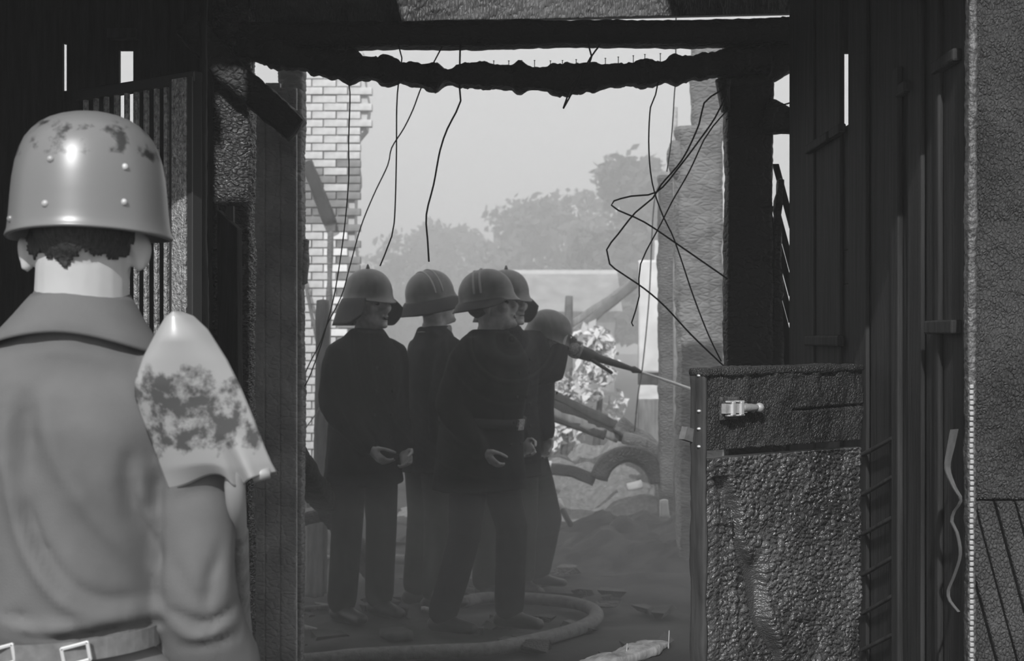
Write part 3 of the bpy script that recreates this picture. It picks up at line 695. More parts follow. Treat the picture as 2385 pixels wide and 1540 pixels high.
def firefighter(label, pos, yaw, Hs=1.0, lean=0.0, hyaw=0.0, hpitch=0.0, hroll=0.0, arms=None, legs=None, hem=.72, flap=.10, comb='knob', bands=None, coat='coat_cloth', bulk=1.0, belt=False, mouth=.0, drop=0.0, hands=True, collar='coat_trim'):
    pos = V(pos[0], pos[1], 0); Rz = rotz(math.radians(yaw)); La = math.radians(lean)
    root = empty('person', pos, label, 'person', 'firefighters in the doorway')
    def W(v):
        v = np.array(v, float); 
        if v.ndim == 1: v = v[None]
        if lean:
            w = np.clip((v[:, 2] - .80) / .25, 0, 1)[:, None]; q = v - V(0, 0, .92); q = q @ rotx(La).T + V(0, 0, .92); v = v * (1 - w) + q * w
        v = v * Hs; v[:, 2] -= drop * np.clip(v[:, 2] / .5, 0, 1)
        return v @ Rz.T + pos
    def wp(vf): return W(vf[0]), vf[1]
    Rh = rotz(math.radians(hyaw)) @ rotx(math.radians(hpitch)) @ roty(math.radians(hroll)); piv = V(0, .015, 1.50)
    def hd_(vf):
        v = np.asarray(vf[0], float); w = np.clip((v[:, 2] - 1.45) / .08, 0, 1)[:, None]; return v * (1 - w) + ((v - piv) @ Rh.T * 1.10 + piv - V(0, .025, .05)) * w, vf[1]
    arms = arms or [[(-.205, 0, 1.41), (-.25, .02, 1.12), (-.22, -.06, .88)], [(.205, 0, 1.41), (.25, .02, 1.12), (.22, -.06, .88)]]
    legs = legs or [[(-.10, 0, .93), (-.11, -.01, .49), (-.12, .02, .08)], [(.10, 0, .93), (.11, -.01, .49), (.12, .02, .08)]]
    # continuous body
    body = [hd_(p) for p in head_parts()]
    body.append(tube([V(0, 0, .92), V(0, 0, 1.1), V(0, 0, 1.3), V(0, 0, 1.40), V(0, .02, 1.47)], [(.15, .10), (.13, .095), (.145, .10), (.10, .07), (.06, .06)], 20))
    for s_, a in zip((1, -1), arms):
        a = [np.array(p) for p in a]; body.append(tube([V(a[0][0] * .5, 0, 1.34), a[0] * V(.93, 1, .96), a[1], a[2]], [.045, .042, .038, .03], 12, up=(0, .3, 1)))
        if hands:
            d = a[2] - a[1]; body += hand_parts(a[2], d, V(-s_ * -1, -.4, 0), s_ * 1, .7)
    for l in legs:
        l = [np.array(p) for p in l]; body.append(tube(l, [.075, .055, .042], 12, up=(0, 1, .1))); body.append(ell(l[2] + V(0, -.06, -.04), (.036, .11, .03)))
    bv, bf = remesh([wp(p) for p in body], .0075, 2)
    # eye sockets and mouth corners pressed in
    def hw(p): return W(hd_((np.array([p]), 0))[0])[0]
    for s_ in (-1, 1):
        c = hw((s_ * .031, -.085, 1.645)); d = np.linalg.norm(bv - c, axis=1); inw = hw((s_ * .031, .0, 1.645)) - c; inw /= np.linalg.norm(inw)
        bv = bv + inw * (.011 * np.exp(-(d / .017) ** 2))[:, None]
    mk('body', (bv, bf), 'skin_soot', root)
    for s_ in (-1, 1):
        mk('eye', (lambda e: (W(hd_(e)[0]), e[1]))(ell((s_ * .031, -.070, 1.644), (.0135, .011, .008), n=10, m=6)), 'eye_dark', root)
        mk('eyebrow', (lambda e: (W(hd_(e)[0]), e[1]))(tube([V(s_ * .014, -.093, 1.664), V(s_ * .034, -.091, 1.669), V(s_ * .052, -.076, 1.664)], [.004, .005, .003], 8)), 'hair_dark', root)
    mk('mouth', (lambda e: (W(hd_(e)[0]), e[1]))(ell((0, -.091, 1.578), (.018, .008, .003 + mouth), n=12, m=6)), 'eye_dark', root)
    mk('hair', (lambda e: (W(hd_(e)[0]), e[1]))(ell((0, .034, 1.658), (.079, .086, .075))), 'hair_dark', root)
    # coat
    k = bulk
    ct = [tube([V(0, 0, hem), V(0, 0, .90), V(0, 0, 1.06), V(0, 0, 1.25), V(0, .005, 1.36), V(0, .012, 1.435), V(0, .018, 1.485)],
               [(.225 * k, .17 * k), (.205 * k, .155 * k), (.185 * k, .145 * k), (.205 * k, .152 * k), (.195 * k, .135 * k), (.13 * k, .10 * k), (.08, .08)], 28, up=(0, 1, 0), cap=False)]
    for a in arms:
        a = [np.array(p, float) for p in a]; pa = resample([V(a[0][0] * .5, 0, 1.365), a[0] * V(.95, 1, .985), (a[0] + a[1]) / 2, a[1], (a[1] + a[2]) / 2, a[2] * .93 + a[1] * .07], .04); ct.append(tube(pa, list(np.interp(np.linspace(0, 1, len(pa)), [0, .15, .4, .6, .8, 1], [.075, .078, .072, .070, .064, .058])), 16, up=(.1, .9, .3)))
    cv, cf = remesh([wp(p) for p in ct], .013, 4)
    cv = cv + V(.5, 1, 0) * (.012 * fbm(cv / V(.10, .10, .22), int(abs(pos[0]) * 100) + 7))[:, None]
    c_o = mk('coat', (cv, cf), coat, root)
    mk('collar', (W(hd_(tube([V(0, .012, 1.455), V(0, .016, 1.49), V(0, .018, 1.515)], [(.092, .09), (.083, .082), (.074, .076)], 24, cap=False))[0]), tube([V(0, .012, 1.455), V(0, .016, 1.49), V(0, .018, 1.515)], [(.092, .09), (.083, .082), (.074, .076)], 24, cap=False)[1]), collar, c_o)
    for z_ in (1.30, 1.18, 1.06, .94):
        for s_ in (-.055, .055):
            r_ = .152 * k if z_ > 1.1 else .150 * k
            mk('button', wp(ell((s_, -r_ * .985 - .004, z_), (.010, .005, .010), n=10, m=6)), 'coat_trim', c_o)
    if belt:
        t = tube([V(0, 0, 1.02), V(0, 0, 1.045), V(0, 0, 1.07)], [(.196 * k, .157 * k)] * 3, 32, cap=False); mk('belt', wp(t), 'coat_trim', root, label='wide leather waist belt')
        mk('buckle', wp(obox((0, -.160 * k, 1.045), V(.03, 0, 0), V(0, .006, 0), V(0, 0, .028))), 'rusty_metal', root, smooth=False)
    # trousers and boots
    tr = [ell((0, 0, .90), (.165, .115, .13))]
    for l in legs:
        l = [np.array(p, float) for p in l]; tr.append(tube([l[0], (l[0] + l[1]) / 2, l[1], (l[1] + l[2]) / 2, l[2] + V(0, 0, .03)], [.10, .095, .082, .078, .076], 16, up=(0, 1, .1)))
    tv, tf = remesh([wp(p) for p in tr], .016, 4); mk('trousers', (tv, tf), 'coat_cloth_b', root)
    for l in legs:
        l = np.array(l, float); e = l[2]
        t = remesh([wp(tube([e + V(0, .0, .10), e + V(0, 0, .02), e + V(0, -.02, -.02)], [.06, .056, .05], 14, up=(0, 1, 0))), wp(tube([e + V(0, .05, -.04), e + V(0, -.05, -.035), e + V(0, -.16, -.045)], [(.038, .04), (.045, .042), (.04, .03)], 14, up=(0, 0, 1)))], .012, 3)
        mk('boot', t, 'boot_leather', root)
    # helmet
    hl = None; hp_ = fire_helmet(flap, comb, bands)
    for nm, (v, f, mt) in hp_.items():
        vf = (W(hd_((v, f))[0]), f)
        if nm == 'shell': hl = mk('helmet', vf, mt, root, crease=50)
        else: mk(nm.split('.')[0], vf, mt, hl)
    if collar == 'white': pass
    return root, W, hw

def fx(x, Y): return (x - CX) / F * Y
# man at the left, hands clasped low, looking to the right
firefighter('man in long dark coat and flapped helmet, hands low, mouth open', (fx(846, 7.6), 7.6), 44, Hs=1.05, lean=4, hyaw=6, hpitch=-4, flap=.125, mouth=.008,
            arms=[[(-.18, 0, 1.37), (-.205, .0, 1.10), (-.10, -.17, .90)], [(.18, 0, 1.37), (.205, .0, 1.10), (.12, -.18, .88)]], bulk=1.0, hem=.69)
# man turned away in a helmet with two pale bands
firefighter('man turned away in helmet with two pale bands and white scarf', (fx(1000, 7.95), 7.95), 118, Hs=1.06, hyaw=8, hpitch=-16, flap=.06, comb=None, bands=(-.01, .03), coat='coat_cloth', lean=4, collar='pale_band', bulk=.98,
            arms=[[(-.19, 0, 1.38), (-.25, .06, 1.10), (-.19, .03, .92)], [(.19, 0, 1.38), (.24, -.02, 1.12), (.2, -.12, .90)]])
# big man in front, in profile to the right, shouting
firefighter('man in belted coat in profile, shouting, bands on his helmet', (fx(1118, 7.3), 7.3), 64, Hs=1.045, lean=7, hyaw=18, hpitch=-15, hroll=0, flap=.04, comb=None, bands=(.005, .035), belt=True, mouth=.010, bulk=1.3, coat='coat_cloth_b',
            arms=[[(-.21, 0, 1.40), (-.27, .05, 1.12), (-.20, -.10, .92)], [(.21, 0, 1.40), (.26, .04, 1.12), (.2, -.12, .95)]],
            legs=[[(-.10, 0, .93), (-.12, .02, .49), (-.12, .14, .08)], [(.10, 0, .93), (.11, -.12, .50), (.12, -.10, .08)]], hem=.70)
# tall man behind him
firefighter('man half hidden behind the shouting man, knob on his flapped helmet', (fx(1178, 8.25), 8.25), 35, Hs=1.065, hyaw=10, hpitch=0, flap=.125, hem=.66,
            arms=[[(-.2, 0, 1.41), (-.25, .02, 1.12), (-.22, -.06, .88)], [(.2, 0, 1.41), (.26, .02, 1.13), (.23, -.05, .88)]])
# man bending over the branch pipe
P5 = V(fx(1216, 8.55), 8.55, 0); Y5, H5, L5 = 66, 1.0, 11
def inv5(p):
    q = ((np.asarray(p) - P5) @ rotz(math.radians(Y5))) / H5; q = q - V(0, 0, .92); return q @ rotx(math.radians(L5)) + V(0, 0, .92)
firefighter('crouching man in round helmet aiming the hose nozzle from his shoulder', P5[:2], Y5, Hs=H5, lean=L5, drop=.09, hyaw=10, hpitch=8, flap=0, comb=None, bulk=.86, hem=.76,
            arms=[[(-.17, 0, 1.40), inv5(at(1290, 868, 8.35) + V(0, 0, .09)), inv5(at(1302, 816, 8.40) + V(0, 0, .09))], [(.17, 0, 1.40), inv5(at(1268, 800, 8.62) + V(0, 0, .09)), inv5(at(1322, 806, 8.5) + V(0, 0, .09))]],
            legs=[[(-.10, 0, .93), (-.14, -.08, .50), (-.14, .10, .08)], [(.10, 0, .93), (.13, -.12, .50), (.13, -.05, .08)]])

# nozzle, hose and jet
nz = empty('hose_nozzle', at(1350, 822, 8.45), 'metal fire hose nozzle with lever pointed to the right', 'nozzle')
npx = [(1285, 801, .020), (1310, 808, .024), (1325, 812, .032), (1352, 820, .042), (1375, 828, .038), (1395, 835, .024), (1440, 849, .020), (1470, 859, .014), (1476, 861, .022), (1486, 864, .015), (1492, 866, .010)]
mk('barrel', tube([at(x, y, 8.45) for x, y, r in npx], [r for x, y, r in npx], 16, up=(0, 1, 0)), 'dark_metal', nz)
mk('lever', tube([at(1378, 838, 8.43), at(1396, 850, 8.42), at(1424, 868, 8.42)], [.012, .011, .010], 10, up=(0, 1, 0)), 'dark_metal', nz)
mk('collar', tube([at(1338, 816, 8.45), at(1346, 818, 8.45)], [.048, .048], 16, up=(0, 1, 0)), 'rusty_metal', nz)
mk('fire_hose', tube(resample([at(1290, 802, 8.45), at(1240, 792, 8.55), at(1190, 830, 8.75), at(1170, 1000, 8.9), V(fx(1160, 9), 9.0, .05), V(-.7, 9.4, .04), V(-1.6, 9.8, .04)], .05), [.034] * len(resample([at(1290, 802, 8.45), at(1240, 792, 8.55), at(1190, 830, 8.75), at(1170, 1000, 8.9), V(fx(1160, 9), 9.0, .05), V(-.7, 9.4, .04), V(-1.6, 9.8, .04)], .05)), 12, up=(.1, 1, .1)), 'hose_canvas',
   label='hose running from the nozzle over the crouching man\'s shoulder', cat='hose')
mk('water_jet', tube([at(1491, 866, 8.45), at(1545, 884, 8.5), at(1606, 906, 8.55)], [.006, .008, .011], 8, up=(0, 1, 0)), 'water', label='thin straight jet of water leaving the nozzle', cat='water')

# ------------------------------------------------------------------ the man seen from behind
SY = 2.33; PX = SY / F
def sp(x, y, dy=0.0): 
    p = at(x, y, SY); p[1] += dy; return p
sx0 = sp(200, 0)[0]
soldier = empty('person', (sx0, SY, 0), 'helmeted man seen from behind in plain shirt, beside the shovel', 'person')
hc = sp(208, 545)      # head centre near the ear line
Hz_ = hc[2] - 1.645    # lifts the generic head to this man
def hs(vf): 
    v = np.asarray(vf[0], float); v = v * V(-1.06, -1.06, 1) + V(hc[0], SY - .0, Hz_); return v, [x[:] for x in vf[1]]
bodyp = [hs(p) for p in head_parts()[:-1]]
bodyp.append(tube([sp(190, 770, .01), sp(193, 700, -.006), sp(198, 620, -.012), sp(203, 560, -.012)], [(.066, .06), (.076, .069), (.074, .070), (.075, .07)], 20, up=(0, 1, 0)))
for s_, x in ((1, 333), (-1, 62)):      # ears
    bodyp.append(ell(sp(x, 592, -.006), (.011, .018, .030), R=roty(.22 * s_) @ rotz(-.6 * s_), n=16, m=10)); bodyp.append(ell(sp(x - 4 * s_, 618, -.01), (.009, .010, .012)))
bodyp.append(tube([sp(170, 1600), sp(170, 1250), sp(170, 950), sp(185, 830)], [(.12, .08), (.11, .08), (.14, .08), (.08, .05)], 20, up=(0, 1, 0)))
arm_r = [sp(415, 880), sp(450, 1150), sp(458, 1400), sp(500, 1640, .10), sp(540, 1700, .17)]
arm_l = [sp(-70, 880), sp(-105, 1150), sp(-115, 1400), sp(-90, 1640, .12), sp(-60, 1720, .2)]
for s_, a in ((1, arm_r), (-1, arm_l)):
    bodyp.append(tube(a, [.05, .045, .042, .035, .028], 12, up=(0, 1, 0)))
    bodyp += hand_parts(a[-1], V(.0, .6, -.4), V(-s_, 0, -.2), s_, 1.0)
for s_ in (-1, 1):
    bodyp.append(tube([V(sx0 - .02 + s_ * .09, SY, .93), V(sx0 - .02 + s_ * .1, SY, .5), V(sx0 - .02 + s_ * .11, SY + .01, .08)], [.08, .055, .042], 12, up=(0, 1, 0)))
    bodyp.append(ell(V(sx0 - .02 + s_ * .11, SY + .06, .04), (.036, .11, .03)))
SOLD = remesh(bodyp, .005, 3)
mk('body', SOLD, 'skin', soldier)
for s_ in (-1, 1):
    mk('eye', hs(ell((s_ * .031, -.078, 1.644), (.0135, .011, .008), n=10, m=6)), 'eye_dark', soldier)
# hair: grows from the skull's own surface, short, with a pointed nape
def hair():
    v, f = SOLD; f = np.array([x if len(x) == 4 else list(x) + [x[-1]] for x in f]); c = v[f].mean(1)
    xp = CX + c[:, 0] / SY * F; yp = HZ - (c[:, 2] - EYE) / SY * F        # picture columns and rows of the faces
    edge = np.interp(xp, [40, 60, 84, 100, 130, 165, 186, 205, 235, 262, 285, 305, 325, 350], [560, 566, 596, 606, 594, 606, 632, 606, 590, 600, 604, 596, 566, 560]) + 9 * fbm(np.stack([xp / 9, yp / 30, 0 * xp], 1), 3)
    keep = (yp < edge) & (yp > 470) & (c[:, 1] < SY + .03) & (np.abs(xp - 200) < 125)
    f = f[keep]; me = np.zeros_like(v); ff = SOLD[1]
    n = np.cross(v[f[:, 1]] - v[f[:, 0]], v[f[:, 2]] - v[f[:, 0]]); n /= np.linalg.norm(n, axis=1)[:, None] + 1e-9
    for k in range(4): np.add.at(me, f[:, k], n)
    me /= np.linalg.norm(me, axis=1)[:, None] + 1e-9
    ids = np.unique(f); mp = -np.ones(len(v), int); mp[ids] = np.arange(len(ids)); k = len(ids)
    top_ = v[ids] + me[ids] * (.0035 + .0015 * vnoise(v[ids] / .006, 4))[:, None]; bot = v[ids] - me[ids] * .002; f = mp[f]
    ed = {}
    for q in f:
        for i in range(4):
            a_, b_ = int(q[i]), int(q[(i + 1) % 4]); 
            if a_ != b_: ed[(a_, b_)] = 1
    rim = [e for e in ed if (e[1], e[0]) not in ed]
    F_ = [list(dict.fromkeys(map(int, q))) for q in f]; G_ = [[x + k for x in q[::-1]] for q in F_]
    return np.concatenate([top_, bot]), F_ + G_ + [[e[1], e[0], e[0] + k, e[1] + k] for e in rim]
mk('hair', hair(), 'hair_dark', soldier)
# steel helmet
prof_px = [(262, 0), (263, 26), (266, 46), (272, 70), (281, 93), (293, 113), (308, 129), (327, 144), (350, 155), (380, 164), (420, 171), (460, 175), (500, 178), (522, 180), (536, 182), (544, 185), (549, 187), (552, 185)]
def helmet():
    n = 96; v = []
    for (y, r) in prof_px:
        for j in range(n):
            p = 2 * PI * j / n; c_, s_ = math.cos(p), math.sin(p); dep = 1.13 if s_ > 0 else 1.05
            tilt = 0 if y < 500 else (y - 500) / 52
            flare = 1 + tilt * .012 * max(0, c_)
            dip = tilt * (.004 * c_ * c_ - .006 * max(0, -s_)) * 1.2
            v.append([sp(210, 0)[0] + r * PX * c_ * flare, SY - .004 + r * PX * s_ * dep, EYE - (y - HZ) * PX - dip])
    nr = len(prof_px)
    inner = [[x + (hc[0] - x) * .03, y_ + (SY - y_) * .03, z_ - .001] for x, y_, z_ in v[(nr - 1) * n:]]
    inner2 = [[hc[0] + (x - hc[0]) * .93, SY + (y_ - SY) * .93, z_ + .02] for x, y_, z_ in v[(nr - 1) * n:]]
    v += inner + inner2; nr += 2
    f = [[i * n + j, (i + 1) * n + j, (i + 1) * n + (j + 1) % n, i * n + (j + 1) % n] for i in range(nr - 1) for j in range(n)]
    return np.array(v), f
hv, hf = helmet(); hroll = rotx(0)
helm_root = mk('helmet', (hv, hf), 'helmet_paint', soldier, label='painted steel helmet with worn dark crown')
# the paint is mapped in the helmet's own space: give the mesh its own origin
org = V(sp(210, 0)[0], SY, EYE - (549 - HZ) * PX) - root_loc(soldier)
helm_root.data.transform(Matrix.Translation(Vector(-org))); helm_root.location = Vector(org)
for (x, y) in ((175, 393), (166, 492), (327, 405), (328, 485), (66, 520)):
    r = np.interp(y, [p[0] for p in prof_px], [p[1] for p in prof_px]); q = (x - 210) / r; yy = SY - .004 - r * PX * 1.05 * math.sqrt(max(0, 1 - q * q))
    X_ = sp(x, y)[0]
    mk('rivet', ell(V(X_, yy - .0005, EYE - (y - HZ) * PX), (.0058, .0035, .0058), n=14, m=8), 'helmet_paint' if y > 510 else 'bare_metal', helm_root)

# shirt
tors = [tube([sp(165, 1640), sp(165, 1545), sp(168, 1490), sp(168, 1440), sp(165, 1300), sp(165, 1130), sp(168, 990), sp(172, 905), sp(180, 850), sp(186, 800), sp(190, 745)],
             [(.150, .115), (.146, .115), (.136, .108), (.148, .125), (.150, .128), (.160, .130), (.185, .130), (.190, .115), (.165, .098), (.120, .090), (.092, .085)], 40, up=(0, 1, 0))]
for s_, a in ((1, arm_r), (-1, arm_l)):
    P_ = resample(a, .05); L = np.linspace(0, 1, len(P_))
    tors.append(tube(P_[:int(len(P_) * .86)], [float(np.interp(t, [0, .12, .3, .55, .7, .78, .9], [.072, .078, .070, .066, .072, .078, .07])) for t in L[:int(len(P_) * .86)]], 22, up=(0, 1, 0)))
sv, sf = remesh(tors, .0085, 8)
sv[:, 1] += .003 * fbm(sv / V(.07, .07, .12), 5) + .0012 * fbm(sv / V(.03, .03, .05), 6)
def relax(v, f, it):
    e = np.array([(q[i], q[(i + 1) % len(q)]) for q in f for i in range(len(q))]); c = np.bincount(e[:, 0], minlength=len(v))[:, None].astype(float)
    for _ in range(it):
        s_ = np.zeros_like(v); np.add.at(s_, e[:, 0], v[e[:, 1]]); v = .5 * v + .5 * s_ / np.maximum(c, 1)
    return v
def fold(V_, pts, w, amp, yl=None):
    """raise (amp > 0) or press in a cloth fold along a line on the side that faces the camera"""
    P_ = resample([at(x, y, SY - .11) for x, y in pts], .01); d = np.full(len(V_), 9.0); tpar = np.zeros(len(V_))
    for i, q in enumerate(P_):
        e = np.hypot(V_[:, 0] - q[0], V_[:, 2] - q[2]); m_ = e < d; d = np.where(m_, e, d); tpar = np.where(m_, i / max(1, len(P_) - 1), tpar)
    k = np.exp(-(d / (w * PX)) ** 2) * np.sin(np.clip(tpar, .06, .94) * PI) ** .6 * (V_[:, 1] < SY)
    V_[:, 1] -= amp * k
for pts, w, a in (([(20, 1080), (55, 1230), (120, 1350), (210, 1425), (350, 1430)], 20, .016), ([(70, 1180), (140, 1330), (230, 1400), (350, 1405)], 14, -.012),
                  ([(150, 1010), (200, 1160), (290, 1290), (350, 1380)], 22, .010), ([(60, 930), (68, 1000), (75, 1080)], 24, -.016), ([(110, 930), (130, 1040), (175, 1150)], 20, .010), ([(20, 940), (15, 1060), (40, 1180)], 24, .010),
                  ([(290, 1070), (284, 1130), (300, 1220), (350, 1310)], 14, -.013), ([(322, 1090), (320, 1160), (345, 1250)], 10, .010), ([(335, 1230), (345, 1150), (385, 1080)], 13, -.008),
                  ([(70, 1185), (90, 1260), (150, 1370)], 12, -.012), ([(0, 1450), (120, 1462), (350, 1447)], 13, .012), ([(0, 1436), (60, 1440), (110, 1465)], 8, -.012), ([(130, 1490), (230, 1478), (350, 1470)], 9, -.022), ([(60, 1500), (160, 1505), (350, 1490)], 8, .010),
                  ([(400, 1170), (450, 1150), (520, 1160)], 16, -.006), ([(460, 1460), (470, 1380), (490, 1290)], 10, -.010), ([(385, 1300), (420, 1380), (450, 1420)], 12, -.007), ([(500, 1440), (515, 1350), (525, 1260)], 14, .007),
                  ([(365, 1432), (420, 1455), (470, 1470), (540, 1425)], 9, -.018), ([(370, 1475), (450, 1500), (560, 1455)], 12, .010), ([(400, 1530), (480, 1520), (585, 1490)], 8, -.008),
                  ([(10, 800), (120, 790), (260, 815)], 10, -.004), ([(30, 830), (150, 815), (280, 850)], 14, .004), ([(560, 1440), (585, 1480), (590, 1530)], 14, .006), ([(353, 1130), (350, 1250), (352, 1420)], 9, -.010)):
    fold(sv, pts, w, a * 1.35)
sv = relax(sv, sf, 2)
shirt = mk('shirt', (sv, sf), 'shirt_cloth', soldier)
# folded collar: leans on the neck, flares over the shoulders
def collar():
    n, rows = 72, [(678, .0795, .074, 0), (690, .088, .082, .0), (715, .105, .094, .0), (745, .128, .104, .0), (768, .148, .112, .0), (776, .150, .110, 0), (774, .143, .104, 0), (740, .115, .092, 0), (700, .085, .078, 0), (682, .076, .071, 0)]
    v = []
    for y, a, b_, o_ in rows:
        for j in range(n):
            p = 2 * PI * j / n; c_, s_ = math.cos(p), math.sin(p); k = (y - 678) / 98
            z_ = EYE - (y - HZ) * PX - k * (.040 * abs(c_) ** 1.8 * (1 if c_ > 0 else .72) ) - k * .02 * max(0, s_) - .012 * (1 - k) * max(0, s_) - .006 * (1 - k) * abs(c_)
            v.append([sp(188 - 14 * k, 0)[0] + a * c_, SY + .004 + b_ * s_, z_])
    nr = len(rows)
    f = [[i * n + j, i * n + (j + 1) % n, ((i + 1) % nr) * n + (j + 1) % n, ((i + 1) % nr) * n + j] for i in range(nr) for j in range(n)]
    f = [x[::-1] for x in f]
    return np.array(v), f
mk('collar', collar(), 'shirt_cloth', shirt)
# belt with two bright buckles
bel = []
def belt_pt(a, dz=0.0, out=0.0):
    c_, s_ = math.cos(a), math.sin(a); k = 1.0
    return V(sp(167, 0)[0] + (.150 + out) * c_, SY + (.131 + out) * s_, at(0, 1524, SY - .13)[2] + .010 * c_ + dz)
P_ = np.array([belt_pt(a) for a in np.linspace(0, 2 * PI, 60)])
bn = []
for dz, out in ((-.016, 0), (-.016, .003), (.016, .003), (.016, 0)): bn.append([belt_pt(a, dz, out) for a in np.linspace(0, 2 * PI, 60, endpoint=False)])
bvv = np.array(bn).reshape(-1, 3); bff = [[i * 60 + j, i * 60 + (j + 1) % 60, ((i + 1) % 4) * 60 + (j + 1) % 60, ((i + 1) % 4) * 60 + j] for i in range(4) for j in range(60)]
blt = mk('belt', (bvv, bff), 'belt_canvas', soldier, smooth=False)
for x, y, s_ in ((171, 1526, 1), (0, 1534, 1)):
    a = -math.acos(max(-1, min(1, (at(x, 0, SY - .138)[0] - sp(167, 0)[0]) / .150))); c = belt_pt(a, 0, .008); c[2] = at(0, y, SY - .138)[2]
    ux = V(.97, 0, .26); uz = V(-.18, 0, .98)
    pc = []
    for (cx_, cz_, hx, hz) in ((0, .0135, .022, .0028), (0, -.0135, .022, .0028), (-.0205, 0, .0028, .0150), (.0205, 0, .0028, .0150)):
        pc.append(obox(c + ux * cx_ + uz * cz_, ux * hx, V(0, .003, 0), uz * hz))
    bevel(mk('buckle', join(pc), 'bright_metal', blt, smooth=False, label='bright metal buckle frame'), .0012)
trp = [ell((sx0 - .02, SY, .93), (.165, .125, .14))]
for s_ in (-1, 1):
    trp.append(tube([V(sx0 - .02 + s_ * .09, SY, .9), V(sx0 - .02 + s_ * .1, SY, .5), V(sx0 - .02 + s_ * .11, SY + .01, .12)], [.108, .085, .08], 16, up=(0, 1, 0)))
mk('trousers', remesh(trp, .016, 4), 'trouser_cloth', soldier)
for s_ in (-1, 1):
    e = V(sx0 - .02 + s_ * .11, SY + .01, .08)
    mk('boot', remesh([tube([e + V(0, 0, .16), e + V(0, 0, .02), e + V(0, .02, -.02)], [.065, .058, .05], 14, up=(0, 1, 0)), tube([e + V(0, -.05, -.04), e + V(0, .05, -.035), e + V(0, .16, -.045)], [(.038, .04), (.045, .042), (.04, .03)], 14, up=(0, 0, 1))], .012, 3), 'boot_leather', soldier)

# shovel over the right shoulder, blade up, back of the blade to the camera
SHY = 2.225
def shovel():
    Ls = [(408, 726), (389, 740), (365, 776), (332, 834), (311, 890), (309, 925), (321, 972), (340, 1030), (360, 1090), (378, 1150)]
    Rs = [(424, 726), (450, 736), (482, 768), (524, 838), (553, 900), (572, 950), (590, 1000), (606, 1048), (620, 1085), (630, 1108)]
    nv, nu = 60, 44
    tl = np.linspace(0, 1, len(Ls)); tv = np.linspace(0, 1, nv + 1)
    def cr(pts): 
        P_ = np.array(pts, float); return np.stack([np.interp(tv, tl, P_[:, 0]), np.interp(tv, tl, P_[:, 1])], 1)
    L_, R_ = cr(Ls), cr(Rs); v = []
    for i in range(nv + 1):
        for j in range(nu + 1):
            u = j / nu; t = tv[i]; q = L_[i] + (R_[i] - L_[i]) * u
            wv_ = t ** 8
            q = q + np.array([0, -1]) * (22 * wv_ * math.exp(-((u - .42) / .22) ** 2)) + np.array([0, 1]) * (26 * wv_ * math.exp(-((u - .66) / .09) ** 2)) 
            bul = .042 * (1 - (2 * u - 1) ** 2) * (1 - .3 * t) * min(1, .25 + 3 * t)            # dished, convex to the camera
            bul -= .018 * math.exp(-((u - .69) / .05) ** 2) * max(0, t - .72) / .28   # crease beside the socket
            bul += .016 * math.exp(-((u - .80) / .06) ** 2) * max(0, t - .72) / .28
            bul -= .012 * max(0, t - .9) / .1 * math.exp(-((u - .3) / .3) ** 2)
            tilt = -.06 * (t - .35)
            p = at(q[0], q[1], SHY); p = p * 1.0; p[1] += -bul - tilt + .02 * u; v.append(p)
    w = nu + 1; v = np.array(v); k = len(v)
    f = [[i * w + j, (i + 1) * w + j, (i + 1) * w + j + 1, i * w + j + 1] for i in range(nv) for j in range(nu)]
    return v, f
sh = empty('shovel', at(470, 1150, SHY), 'pale worn pointed shovel carried upright on the shoulder of the man seen from behind', 'shovel')
bl = mk('blade', shovel(), 'shovel_paint', sh)
so_ = bl.modifiers.new('thick', 'SOLIDIFY'); so_.thickness = .0028; so_.offset = -1
mk('tread', tube([at(588, 1110, SHY + .046), at(606, 1105, SHY + .048), at(628, 1102, SHY + .052)], [.010, .011, .009], 14, up=(0, 1, 0), cap=False), 'shovel_paint', sh)
mk('socket', tube([at(543, 1070, SHY + .040), at(547, 1130, SHY + .050), at(551, 1190, SHY + .09), at(556, 1280, SHY + .20)], [.010, .017, .016, .015], 16, up=(0, 1, 0)), 'shovel_paint', sh)
mk('shaft', tube([at(555, 1240, SHY + .15), at(560, 1420, SHY + .30), V(at(545, 1720, SY + .2)[0] + .02, SY + .26, at(545, 1720, SY + .2)[2]), V(sx0 + .26, SY + .42, .30)], [.0175] * 4, 14, up=(0, 1, 0)), 'grey_board', sh)

# ================================================================== WIRES
def wire(label, px, Y=5.3, r=.0027, Y2=None):
    n = len(px); pts = [at(x, y, Y + ((Y2 - Y) * i / (n - 1) if Y2 else 0)) for i, (x, y) in enumerate(px)]
    mk('hanging_wire', wire_vf(pts, r), 'wire_metal', label=label, cat='wire', group='wires hanging from the burnt beams')
wire('wire hanging straight past the brick ruin, then slanting left', [(805, 105), (806, 180), (815, 215), (812, 330), (812, 420), (800, 550), (780, 680), (760, 760), (742, 820), (715, 890), (680, 945), (650, 990)], Y2=6.6)
wire('long slanting wire crossing from the sagging beam down past the brick ruin', [(1030, 108), (985, 195), (962, 255), (940, 300), (912, 345), (903, 385), (870, 455), (840, 530), (815, 620), (795, 690), (760, 760), (745, 800), (715, 860), (690, 930)], Y2=6.6)
wire('straight wire ending above the flapped helmet of the open-mouthed man', [(928, 105), (936, 135), (928, 195), (924, 250), (923, 380), (918, 520), (905, 570), (885, 620)])
wire('short wire ending in the open sky, bent at the top', [(1072, 100), (1070, 200), (1073, 235), (1062, 262), (1042, 300), (1025, 350), (1010, 430), (993, 500), (996, 560), (999, 610)], r=.0034)
wire('short wire twisted to a point below the sagging beam, kinked', [(1366, 80), (1372, 110), (1378, 132), (1372, 150), (1330, 200), (1318, 235), (1312, 252)], r=.0032, Y=5.25)
